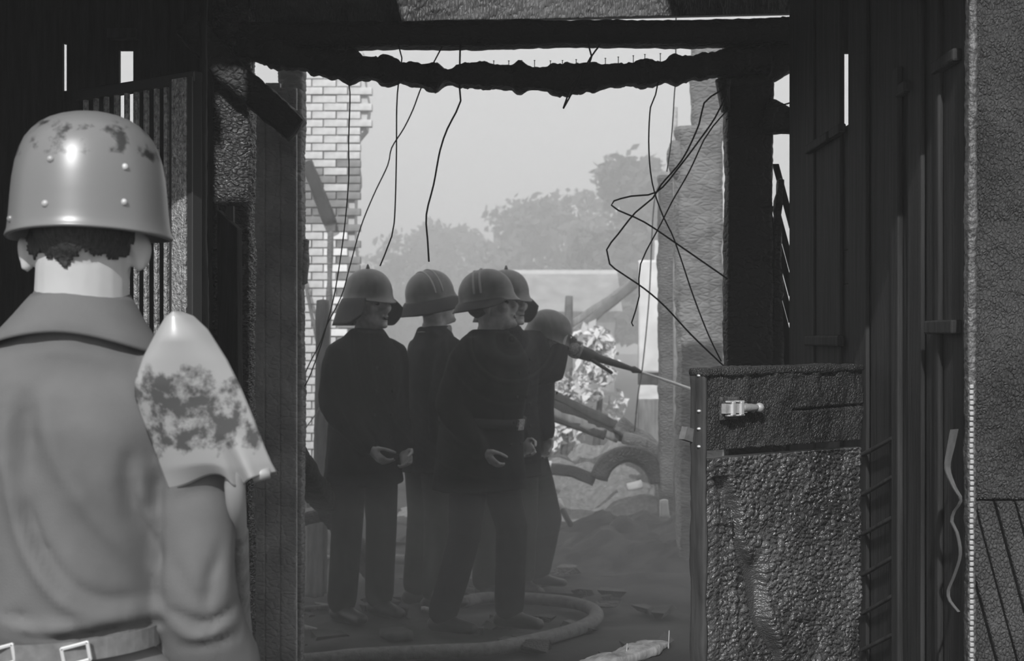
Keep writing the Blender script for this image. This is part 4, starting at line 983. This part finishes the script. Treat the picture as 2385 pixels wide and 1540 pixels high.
wire('short straight wire twisted to a point below the sagging beam', [(1398, 104), (1375, 135), (1345, 190), (1325, 230), (1312, 253)], r=.0032, Y=5.24)
wire('wire hanging from the sagging beam and sweeping right to the half door', [(1533, 190), (1527, 220), (1515, 250), (1511, 330), (1515, 400), (1525, 450), (1545, 505), (1565, 545), (1585, 600), (1615, 690), (1650, 780), (1680, 842)])
wire('wire looping in a wide left bend and back to the half door', [(1690, 205), (1672, 215), (1640, 240), (1628, 290), (1590, 370), (1540, 430), (1520, 462), (1480, 495), (1440, 545), (1413, 582), (1420, 615), (1450, 638), (1500, 672), (1550, 715), (1610, 780), (1685, 852)], r=.0032)
wire('wire with a sharp hairpin bend in front of the smoky pillar', [(1690, 225), (1665, 275), (1630, 325), (1585, 385), (1530, 447), (1470, 457), (1430, 468), (1424, 478), (1440, 490), (1500, 517), (1575, 567), (1640, 612), (1695, 650)], r=.0032)
wire('wire with a free hooked end hanging before the white wall strip', [(1695, 255), (1660, 295), (1640, 325), (1605, 400), (1565, 470), (1540, 520), (1505, 585), (1492, 615), (1488, 650), (1489, 690), (1480, 725), (1471, 752), (1475, 760)])
wire('taut cable running between the black post and right wall', [(1690, 278), (1760, 262), (1850, 237)], Y=5.3, r=.003)
wire('thin wire hanging far back in front of the right-hand trees', [(1576, -385), (1574, 120), (1570, 230), (1563, 330), (1553, 400)], Y=7.05, r=.003)
wire('thin wire hanging before the white wall strip down to rubble', [(1550, 412), (1524, 470), (1512, 690), (1497, 850), (1486, 920), (1478, 1005)], Y=10.95, r=.005)
wire('wire slanting across the pale leaning board by the left man', [(760, 920), (735, 965), (705, 1010), (690, 1070)], Y=8.45, r=.003, Y2=6.75)

# ================================================================== HOSE ON THE GROUND, NEAR DEBRIS
def gp_(x, y, h=.03):    # point on the ground seen at pixel x, y
    Y = EYE * F / (y - HZ) ; p = at(x, y, Y * (1 - h / EYE)); return p
hp = [(640, 1545), (760, 1535), (830, 1527), (1010, 1518), (1130, 1513), (1230, 1495), (1330, 1470), (1380, 1447), (1388, 1428), (1365, 1413), (1310, 1401), (1200, 1393), (1120, 1394), (1085, 1402)]
hpts = resample([gp_(x, y, .032) for x, y in hp], .04)
mk('fire_hose', tube(hpts, [(.040, .034)] * len(hpts), 12, up=(0.05, .05, 1)), 'hose_canvas', label='pale canvas fire hose lying in a loop on the ground', cat='hose')

# broken sunlit plank propped by the doorway
bp0, bp1 = at(1340, 1568, 3.95), at(1553, 1497, 4.05)
pl = mk('broken_plank', timber([bp0 + (bp0 - bp1) * 1.2 - V(0, 0, .0), bp0, bp1], .10, .035, low=.004, lows=.06, camp=.004, cell=(.03, .03, .02), seed=81, step=.008, cs=.008, rag=.006, prof=lambda t: (1, 1) if t < .9 else (1 - (t - .9) * 5, 1 - (t - .9) * 6)), 'grey_board',
        label='broken pale plank end with nails sticking up, in the sun', cat='plank')
for x, y, h in ((1459, 1500, .022), (1557, 1470, .028)):
    p = at(x, y, 4.0); mk('nail', tube([p - V(0, 0, h + .02), p + V(.002, 0, 0)], [.0022, .0018], 6, cap=True), 'bare_metal', pl)
mk('charred_trestle', join([box((.05, 3.93, 0), (.10, 4.03, at(0, 1580, 3.98)[2] - .05)), box((.30, 3.93, 0), (.35, 4.03, at(0, 1545, 3.98)[2] - .03)), box((-.35, 3.96, .2), (.40, 4.0, .26))]), 'char', smooth=False,
   label='low charred trestle holding up the broken plank', cat='trestle')

def stick(label, p, q, w, h, mat='char', seed=0, group=None, name='charred_plank', cat='plank', **k):
    return mk(name, timber([p, (np.asarray(p) + np.asarray(q)) / 2 + V(0, 0, k.pop('bend', 0)), q], w, h, seed=seed, low=min(w, h) * .12, lows=.15, camp=min(w, h) * .08, step=k.pop('step', .03), cs=max(.012, min(w, h) / 3), **k), mat, label=label, cat=cat, group=group)

# left heap of fallen timbers
stick('charred plank slanting down to the right beside the left man', at(628, 985, 6.25), at(874, 1340, 9.0), .12, .10, 'char', 91)
stick('pale burnt strip leaning upright left of the man in flapped helmet', at(752, 700, 8.5), V(at(744, 0, 8.4)[0], 8.4, 0), .085, .03, 'grey_board', 92, up=(0, 1, 0))
stick('thin pale lath leaning on the charred plank heap', at(632, 915, 6.9), at(585, 1515, 6.8), .03, .02, 'grey_board', 93)
stick('charred rafter lying flat behind the plank heap', at(590, 1240, 7.6), at(800, 1180, 8.0), .10, .09, 'char_far', 94)
stick('short pale board lying at the foot of the left heap', at(715, 1300, 9.6), at(775, 1298, 9.6), .10, .03, 'grey_board', 95)
stick('slim stick lying on the ash left of the feet', gp_(590, 1428), gp_(778, 1412), .025, .025, 'grey_board', 96, bend=.0)
stick('second slim stick lying among ash fragments', gp_(645, 1445), gp_(735, 1468), .025, .022, 'grey_board', 97)
stick('grey sheet scrap bent up behind the plank heap', at(735, 1165, 8.3), at(733, 1390, 8.2), .11, .02, 'grey_board', 98, up=(0, 1, 0))
stick('flat stone slab on the ground before the men', gp_(895, 1480, .02), gp_(950, 1475, .02), .16, .05, 'rubble', 99, name='stone_slab', cat='stone')
stick('small pale wood chip between the men\'s feet', gp_(985, 1418), gp_(1010, 1424), .03, .03, 'bare_metal', 100)
# loose charred fragments: angular chunks
def frag_label(i, X, Y, s_):
    tone = ('scorched', 'grey', 'black', 'grey')[i % 4]; size = 'larger' if s_ > .04 else 'small'
    where = 'inside the loop of the ground hose' if (-.35 < X < .4 and Y < 8) else 'left of the ground hose by the plank heap' if (X <= -.35 and Y < 8) else 'right of the ground hose, near the half door' if Y < 8 else 'on the ash behind the men in coats'
    return '%s %s burnt fragment %s' % (size, tone, where)
for i in range(60):
    Y = random.uniform(6.5, 10.5); X = random.uniform(-.19 * Y, .13 * Y)
    if i < 34: Y = random.uniform(6.5, 8.3); X = random.uniform(-.18, .12) * Y
    s_ = random.uniform(.02, .06); ax = V(s_ * random.uniform(.8, 2.4), 0, 0); ay = V(0, s_ * random.uniform(.5, .9), 0); az = V(0, 0, s_ * random.uniform(.25, .5))
    v, f = obox(V(0, 0, 0), ax, ay, az); v = v * (1 + .35 * RNG.normal(size=v.shape)).clip(.4, 1.6); v = v @ (rotz(random.uniform(0, PI)) @ rotx(random.uniform(-.3, .3))).T; v = v - V(0, 0, v[:, 2].min() + .012) + V(X, Y, 0)
    mk('burnt_fragment', (v, f), ('char_far', 'rubble', 'char', 'rubble')[i % 4], smooth=False, label=frag_label(i, X, Y, s_), cat='debris', group='loose burnt fragments')

# ================================================================== RUIN AND RUBBLE BEYOND
def heap(name, c, rx, ry, h, seed, mat, label, n=60):
    u = np.linspace(-1, 1, n); gx, gy = np.meshgrid(u, u); r = np.sqrt(gx ** 2 + gy ** 2).ravel(); P = np.stack([c[0] + gx.ravel() * rx, c[1] + gy.ravel() * ry, 0 * r], 1)
    P[:, 2] = h * np.clip(1 - r ** 1.6, 0, 1) * (1 + .35 * fbm(P / (.5 * min(rx, ry)), seed)) + np.clip(1.2 - r, 0, 1) * .07 * fbm(P / .16, seed + 3) + .05 * (cells(P, (.25, .25, 1), seed) - .5) * np.clip(1 - r, 0, 1) - .03
    f = [[j * n + i, j * n + i + 1, (j + 1) * n + i + 1, (j + 1) * n + i] for j in range(n - 1) for i in range(n - 1)]
    mk(name, (P, f), mat, label=label, cat='rubble', kind='stuff', smooth=False)
heap('rubble_heap', V(1.3, 10.3, 0), 1.5, 1.1, .32, 3, 'rubble', 'dark rubble heap on the ground in front of the arched scrap')
heap('rubble_heap', V(.9, 12.6, 0), 1.9, 1.3, .55, 5, 'grey_board', 'grey rubble heap under the fallen roof slats')
heap('rubble_heap', V(-2.2, 10.6, 0), 1.3, 1.6, .5, 8, 'rubble', 'rubble heap at the foot of the brick ruin')
# arched scrap: burnt wheel arch and bent plates
def arc(label, c, r, a0, a1, w, h, mat, seed, yaw=0.0, name='arched_scrap'):
    pts = [c + rotz(yaw) @ V(r * math.cos(a), 0, r * math.sin(a)) for a in np.linspace(a0, a1, 12)]
    mk(name, timber(pts, w, h, up=(0, 1, 0), low=.01, lows=.2, camp=.006, seed=seed, step=.03, cs=.03), mat, label=label, cat='scrap')
arc('dark arched wheel rim standing in the rubble', at(1462, 1122, 11.0) + V(0, 0, -.02), .235, .05, 2.95, .13, .20, 'char_beam', 111, .2)
arc('wide dark arch curving down behind the wheel rim', at(1440, 1140, 11.6), .42, -.1, 1.45, .11, .20, 'char_far', 112, .1)
stick('bent dark plate lying left of the arched wheel rim', at(1284, 1092, 11.0), at(1384, 1118, 11.0), .13, .10, 'char', 113, name='bent_plate', cat='scrap', bend=.02)
stick('slim rod with pale tip slanting down right of the coats', at(1243, 1095, 9.6), at(1300, 1175, 9.5), .035, .035, 'char', 114, name='scorched_rod', cat='rod')
stick('pale tip end of a slim rod lying in rubble', at(1296, 1166, 9.48), at(1309, 1186, 9.46), .05, .05, 'white_board', 115, name='rod_tip', cat='rod')
stick('charred stick continuing below the pale rod tip', at(1309, 1186, 9.46), at(1330, 1225, 9.4), .03, .03, 'char', 116, name='scorched_rod', cat='rod')
# fallen roof slats
for i, (a, b_, lab, mt) in enumerate((((1235, 893), (1500, 1025), 'top slat of the fallen roof leaning behind the coats', 'dim_board'), ((1235, 915), (1470, 1030), 'second slat of the fallen roof, darker than the others', 'char'),
                                      ((1235, 936), (1440, 1020), 'third slat of the fallen roof', 'grey_board'), ((1235, 955), (1410, 1012), 'lowest slat of the fallen roof, ending short', 'dim_board'))):
    stick(lab, at(a[0], a[1], 12.0), at(b_[0], b_[1], 12.0), .09, .08, mt, 120 + i, name='roof_slat', group='slats of the fallen roof', step=.05)
mk('bent_beam', timber([at(1440, 985, 11.9), at(1500, 1030, 11.9), at(1535, 1080, 11.8), at(1545, 1140, 11.7), V(at(1546, 0, 11.7)[0], 11.7, 0)], .14, .12, up=(0, 1, 0), low=.02, camp=.01, seed=125, step=.04), 'char_far', label='bent scorched beam curving down at the end of the slats', cat='beam')
stick('pale lath slanting on the rubble under the slats', at(1375, 1120, 11.3), at(1418, 1060, 11.3), .03, .03, 'white_board', 126)
stick('pale flat board on top of rubble beside the dark coats', at(1238, 1082, 11.5), at(1285, 1080, 11.5), .10, .05, 'white_board', 127)
stick('bright scrap of sheeting inside the arch of the wheel rim', at(1462, 1135, 11.1), at(1495, 1128, 11.1), .08, .06, 'white_board', 128, name='sheet_scrap', cat='scrap')
stick('pale broken stub standing near the half door\'s foot', at(1548, 1205, 10.0), at(1546, 1165, 10.0), .07, .05, 'white_board', 129, name='broken_stub', cat='scrap', up=(0, 1, 0))

# whitewashed wall strip between posts
ww = empty('wall_strip', (at(1512, 0, 13)[0], 13, 0), 'whitewashed strip of standing wall between slim post and trees', 'wall', kind='thing')
def wpan(x0, x1, y0, y1, mat):
    a, b_ = at(x0, y0, 13), at(x1, y1, 13); v, f = relief(V(a[0], 13, b_[2]), V(b_[0] - a[0], 0, 0), V(0, 0, a[2] - b_[2]), V(0, -1, 0), .15, 10, 40, lambda u, v_: .006 * fbm(np.stack([u, v_, 0 * u], 1) / .1, 4)); mk('panel', (v, f), mat, ww)
wpan(1489, 1537, 606, 868, 'white_board'); wpan(1489, 1537, 868, 897, 'rubble'); wpan(1489, 1537, 897, 930, 'white_board'); wpan(1489, 1537, 930, 1110, 'grey_board')
wpan(1526, 1537, 560, 606, 'white_board')
bx0, bx1 = at(1489, 0, 13.05)[0], at(1537, 0, 13.05)[0]
mk('footing', box((bx0 - .05, 13.0, 0), (bx1, 13.2, at(0, 1110, 13)[2])), 'rubble', ww, smooth=False)

# brick ruin at the left: single bricks with recessed joints
br = empty('brick_ruin', (at(790, 0, 15)[0], 15.2, 0), 'broken pale brick wall standing in the haze at the left', 'ruin')
BW, BH, GAP = .245, .071, .014
brick_me = {}
def brick_mesh(mat, half):
    key = (mat, half)
    if key not in brick_me:
        w = BW if not half else BW * .48; v, f = box((-w / 2, -.06, -BH / 2), (w / 2, .06, BH / 2)); me = bpy.data.meshes.new('brick'); me.from_pydata(v.tolist(), [], [list(x) for x in f]); me.materials.append(MATS[mat]); brick_me[key] = me
    return brick_me[key]
def redge(z):   # broken right edge of the wall (metres) by height
    ys = [120, 190, 240, 300, 330, 380, 420, 450, 520, 600, 640, 700, 800, 1200]; xs = [848, 852, 862, 855, 828, 835, 843, 830, 828, 832, 838, 830, 826, 820]
    y = HZ - (z - EYE) * F / 15.0; return fx(np.interp(y, ys, xs), 15.0)
XL = fx(640, 15.0); nb = 0; z = .04; row = 0
zmax = at(0, 118, 15)[2]
while z < zmax:
    x = XL - (BW / 2 if row % 2 else 0)
    while True:
        if x + BW * .5 > redge(z) + .03: break
        half = x + BW > redge(z) + .05
        y_ = HZ - (z - EYE) * F / 15.0; xp = CX + (x + BW / 2) * F / 15.0
        mt = 'brick_pale'
        if 370 < y_ < 520 and ((xp - 715) / 70) ** 2 + ((y_ - 500) / 130) ** 2 < 1: mt = 'brick_dark'
        elif 380 < y_ < 470 and xp > 790: mt = 'brick_dark'
        elif y_ > 530 and y_ < 780 and (730 < xp < 800) and row % 2 == 0: mt = 'brick_lit'
        elif y_ > 470 and xp > 800: mt = 'brick_dark'
        if xp > 690 and nb < 300:
            o = bpy.data.objects.new('brick', brick_mesh(mt, half)); COL.objects.link(o); o.parent = br
            o.location = Vector((x + (BW if not half else BW * .48) / 2, 15.06 + random.uniform(-.012, .012), z)) - br.location; nb += 1
        x += BW + GAP
    z += BH + GAP; row += 1
zs = np.linspace(0, zmax, 40)
poly = [V(XL - .2, 15.05, 0)] + [V(redge(zz) - .02, 15.05, zz) for zz in zs] + [V(XL - .2, 15.05, zmax)]
mk('mortar', prism(poly, V(0, .30, 0)), 'mortar', br, smooth=False)
stick('scorched rafter leaning on the brick ruin', at(716, 380, 14.96), at(770, 520, 14.96), .30, .12, 'char', 131, name='leaning_rafter', cat='rafter', step=.06)
stick('thin pole leaning at the foot of the brick ruin', at(706, 640, 14.9), at(815, 1146, 13.9), .03, .03, 'char_far', 132, name='leaning_pole', cat='pole', step=.06)
stick('upright pole before the bright bricks of the ruin', at(770, 540, 13.5), V(at(757, 0, 13.5)[0], 13.5, 0), .05, .05, 'char_far', 133, name='upright_pole', cat='pole', step=.06, up=(0, 1, 0))

# far shed with a pale ridge, fallen poles before it
sh_ = empty('far_shed', (at(1330, 0, 42)[0], 42, 0), 'long low shed with pale roof ridge far behind in the haze', 'building')
x0, x1, zr_ = fx(1190, 40), fx(1450, 40), at(0, 634, 42)[2]
mk('roof', prism([V(x0, 40, zr_ - 1.2), V(x0, 42, zr_), V(x0, 44, zr_ - 1.2)], V(x1 - x0, 0, 0)), 'roof_far', sh_, smooth=False)
mk('wall', box((x0 + .2, 40.4, 0), (x1 - .2, 43.6, zr_ - 1.2)), 'grey_board', sh_, smooth=False)
mk('ridge_cap', box((x0, 41.9, zr_ - .06), (x1, 42.1, zr_ + .06)), 'white_board', sh_, smooth=False)
stick('dark pole slanting up to the white wall strip', at(1025, 1040, 19.9), at(1485, 655, 20), .14, .12, 'char_far', 141, name='fallen_pole', cat='pole', step=.08)
stick('pale pole slanting above the dark slanting pole', at(930, 1025, 21.1), at(1480, 655, 21), .10, .10, 'grey_board', 142, name='fallen_pole', cat='pole', step=.08)
stick('upright stump behind the round helmet', at(1325, 690, 18), V(at(1325, 0, 18)[0], 18, 0), .10, .10, 'char_far', 143, name='upright_stump', cat='post', step=.1, up=(0, 1, 0))

# trees
def leaves(name, blobs, n, size, mat, parent, seed):
    r_ = np.random.default_rng(seed); V_, F_ = [], []
    wts = np.array([b_[3] * b_[4] for b_ in blobs]); wts = wts / wts.sum()
    for _ in range(n):
        b_ = blobs[r_.choice(len(blobs), p=wts)]; d = r_.normal(size=3); d /= np.linalg.norm(d); rad = r_.random() ** .35 * (1 + .12 * r_.normal())
        c = np.array([b_[0] + d[0] * b_[3] * rad, b_[1] + d[1] * b_[3] * rad * .8, b_[2] + d[2] * b_[4] * rad])
        if c[2] < .05: continue
        a = r_.normal(size=3); a /= np.linalg.norm(a); e = np.cross(a, r_.normal(size=3)); e /= np.linalg.norm(e); s_ = size * (.6 + .8 * r_.random()); k = len(V_)
        V_ += [c - a * s_, c + e * s_ * .5, c + a * s_, c - e * s_ * .5]; F_.append([k, k + 1, k + 2, k + 3])
    o = mk(name, (np.array(V_), F_), mat, parent, smooth=False); o['kind'] = 'stuff'
def tree(label, px, ytop, Y, wpx, seed, n=2600, mat='leaf', size=None, name='tree', group='hazy trees behind the ruin'):
    b_ = V(fx(px, Y), Y, 0); H = at(0, ytop, Y)[2]; w = wpx * 1.55 / F * Y; r_ = random.Random(seed)
    t = empty(name, b_, label, 'tree', group)
    bl_ = []
    for i in range(13):
        zf = r_.uniform(.22, .88); wf = math.sin(PI * min(.95, zf * .85 + .12)) ; bl_.append((b_[0] + r_.uniform(-1, 1) * w * .34 * wf, Y + r_.uniform(-1, 1) * w * .25, H * zf, w * r_.uniform(.16, .27), H * r_.uniform(.09, .14)))
    leaves('crown', bl_, n, size or H * .028, mat, t, seed)
    mk('trunk', tube([b_, b_ + V(.05, 0, H * .35), b_ + V(.1, 0, H * .7)], [H * .028, H * .022, H * .01], 8), 'bark', t)
tree('low rounded tree at the left end of the tree line', 905, 545, 62, 170, 1)
tree('small tree with spiky top over the turned-away man', 985, 505, 66, 130, 2)
tree('low tree in the dip of the tree line', 1075, 520, 64, 150, 3)
tree('low bushy tree left of the rounded dome tree', 1160, 515, 60, 150, 4)
tree('broad dome-shaped tree in the middle of the tree line', 1290, 440, 56, 240, 5, 4200)
tree('low filler tree between dome tree and tall tree', 1385, 520, 58, 120, 6)
tree('tall tree rising behind the hanging wires', 1510, 338, 46, 230, 7, 5200)
tree('tall dark tree standing behind the smoky pillar', 1610, 400, 48, 170, 8, 3200)
tree('low tree behind the brick ruin', 790, 560, 66, 160, 9, 1600)
tree('sunlit pale bush behind the hose nozzle', 1385, 742, 17, 110, 10, 900, 'leaf_sunlit', .07, 'bush', 'pale sunlit bushes')
tree('smaller pale bush close to the round helmet', 1310, 760, 16.5, 60, 11, 420, 'leaf_sunlit', .06, 'bush', 'pale sunlit bushes')

# ================================================================== SMOKE HAZE over the ruin
def smoke(label, lo, hi, dens):
    hz = mk('smoke_haze', box(lo, hi), 'white_board', smooth=False, label=label, cat='smoke', kind='stuff')
    hm = bpy.data.materials.new('smoke'); hm.use_nodes = True; nt = hm.node_tree; nt.nodes.clear()
    ou = nt.nodes.new('ShaderNodeOutputMaterial'); vs = nt.nodes.new('ShaderNodeVolumeScatter'); vs.inputs['Color'].default_value = g(.97); vs.inputs['Density'].default_value = dens; vs.inputs['Anisotropy'].default_value = .0
    nt.links.new(vs.outputs[0], ou.inputs['Volume']); hz.data.materials[0] = hm
smoke('thin haze added before and inside the stable door to lift the blacks', (-12, -4, -.2), (12, 5.6, 7), .006)  # added haze volume; its scattered sunlight lifts the darkest tones
smoke('thick grey smoke hanging in the burnt passage around the men', (-4.5, 5.6, -.2), (4.5, 10, 5.0), .085)
smoke('lighter smoke drifting over the rubble heaps', (-4.5, 10, -.2), (4.5, 14, 5.0), .035)
smoke('low smoke clinging to the ground around the men and rubble', (-3.5, 5.8, -.2), (3.5, 9.0, .80), .065)
smoke('thin smoke hanging over the ground beyond the ruin', (-40, 14, -.2), (40, 100, 13), .022)
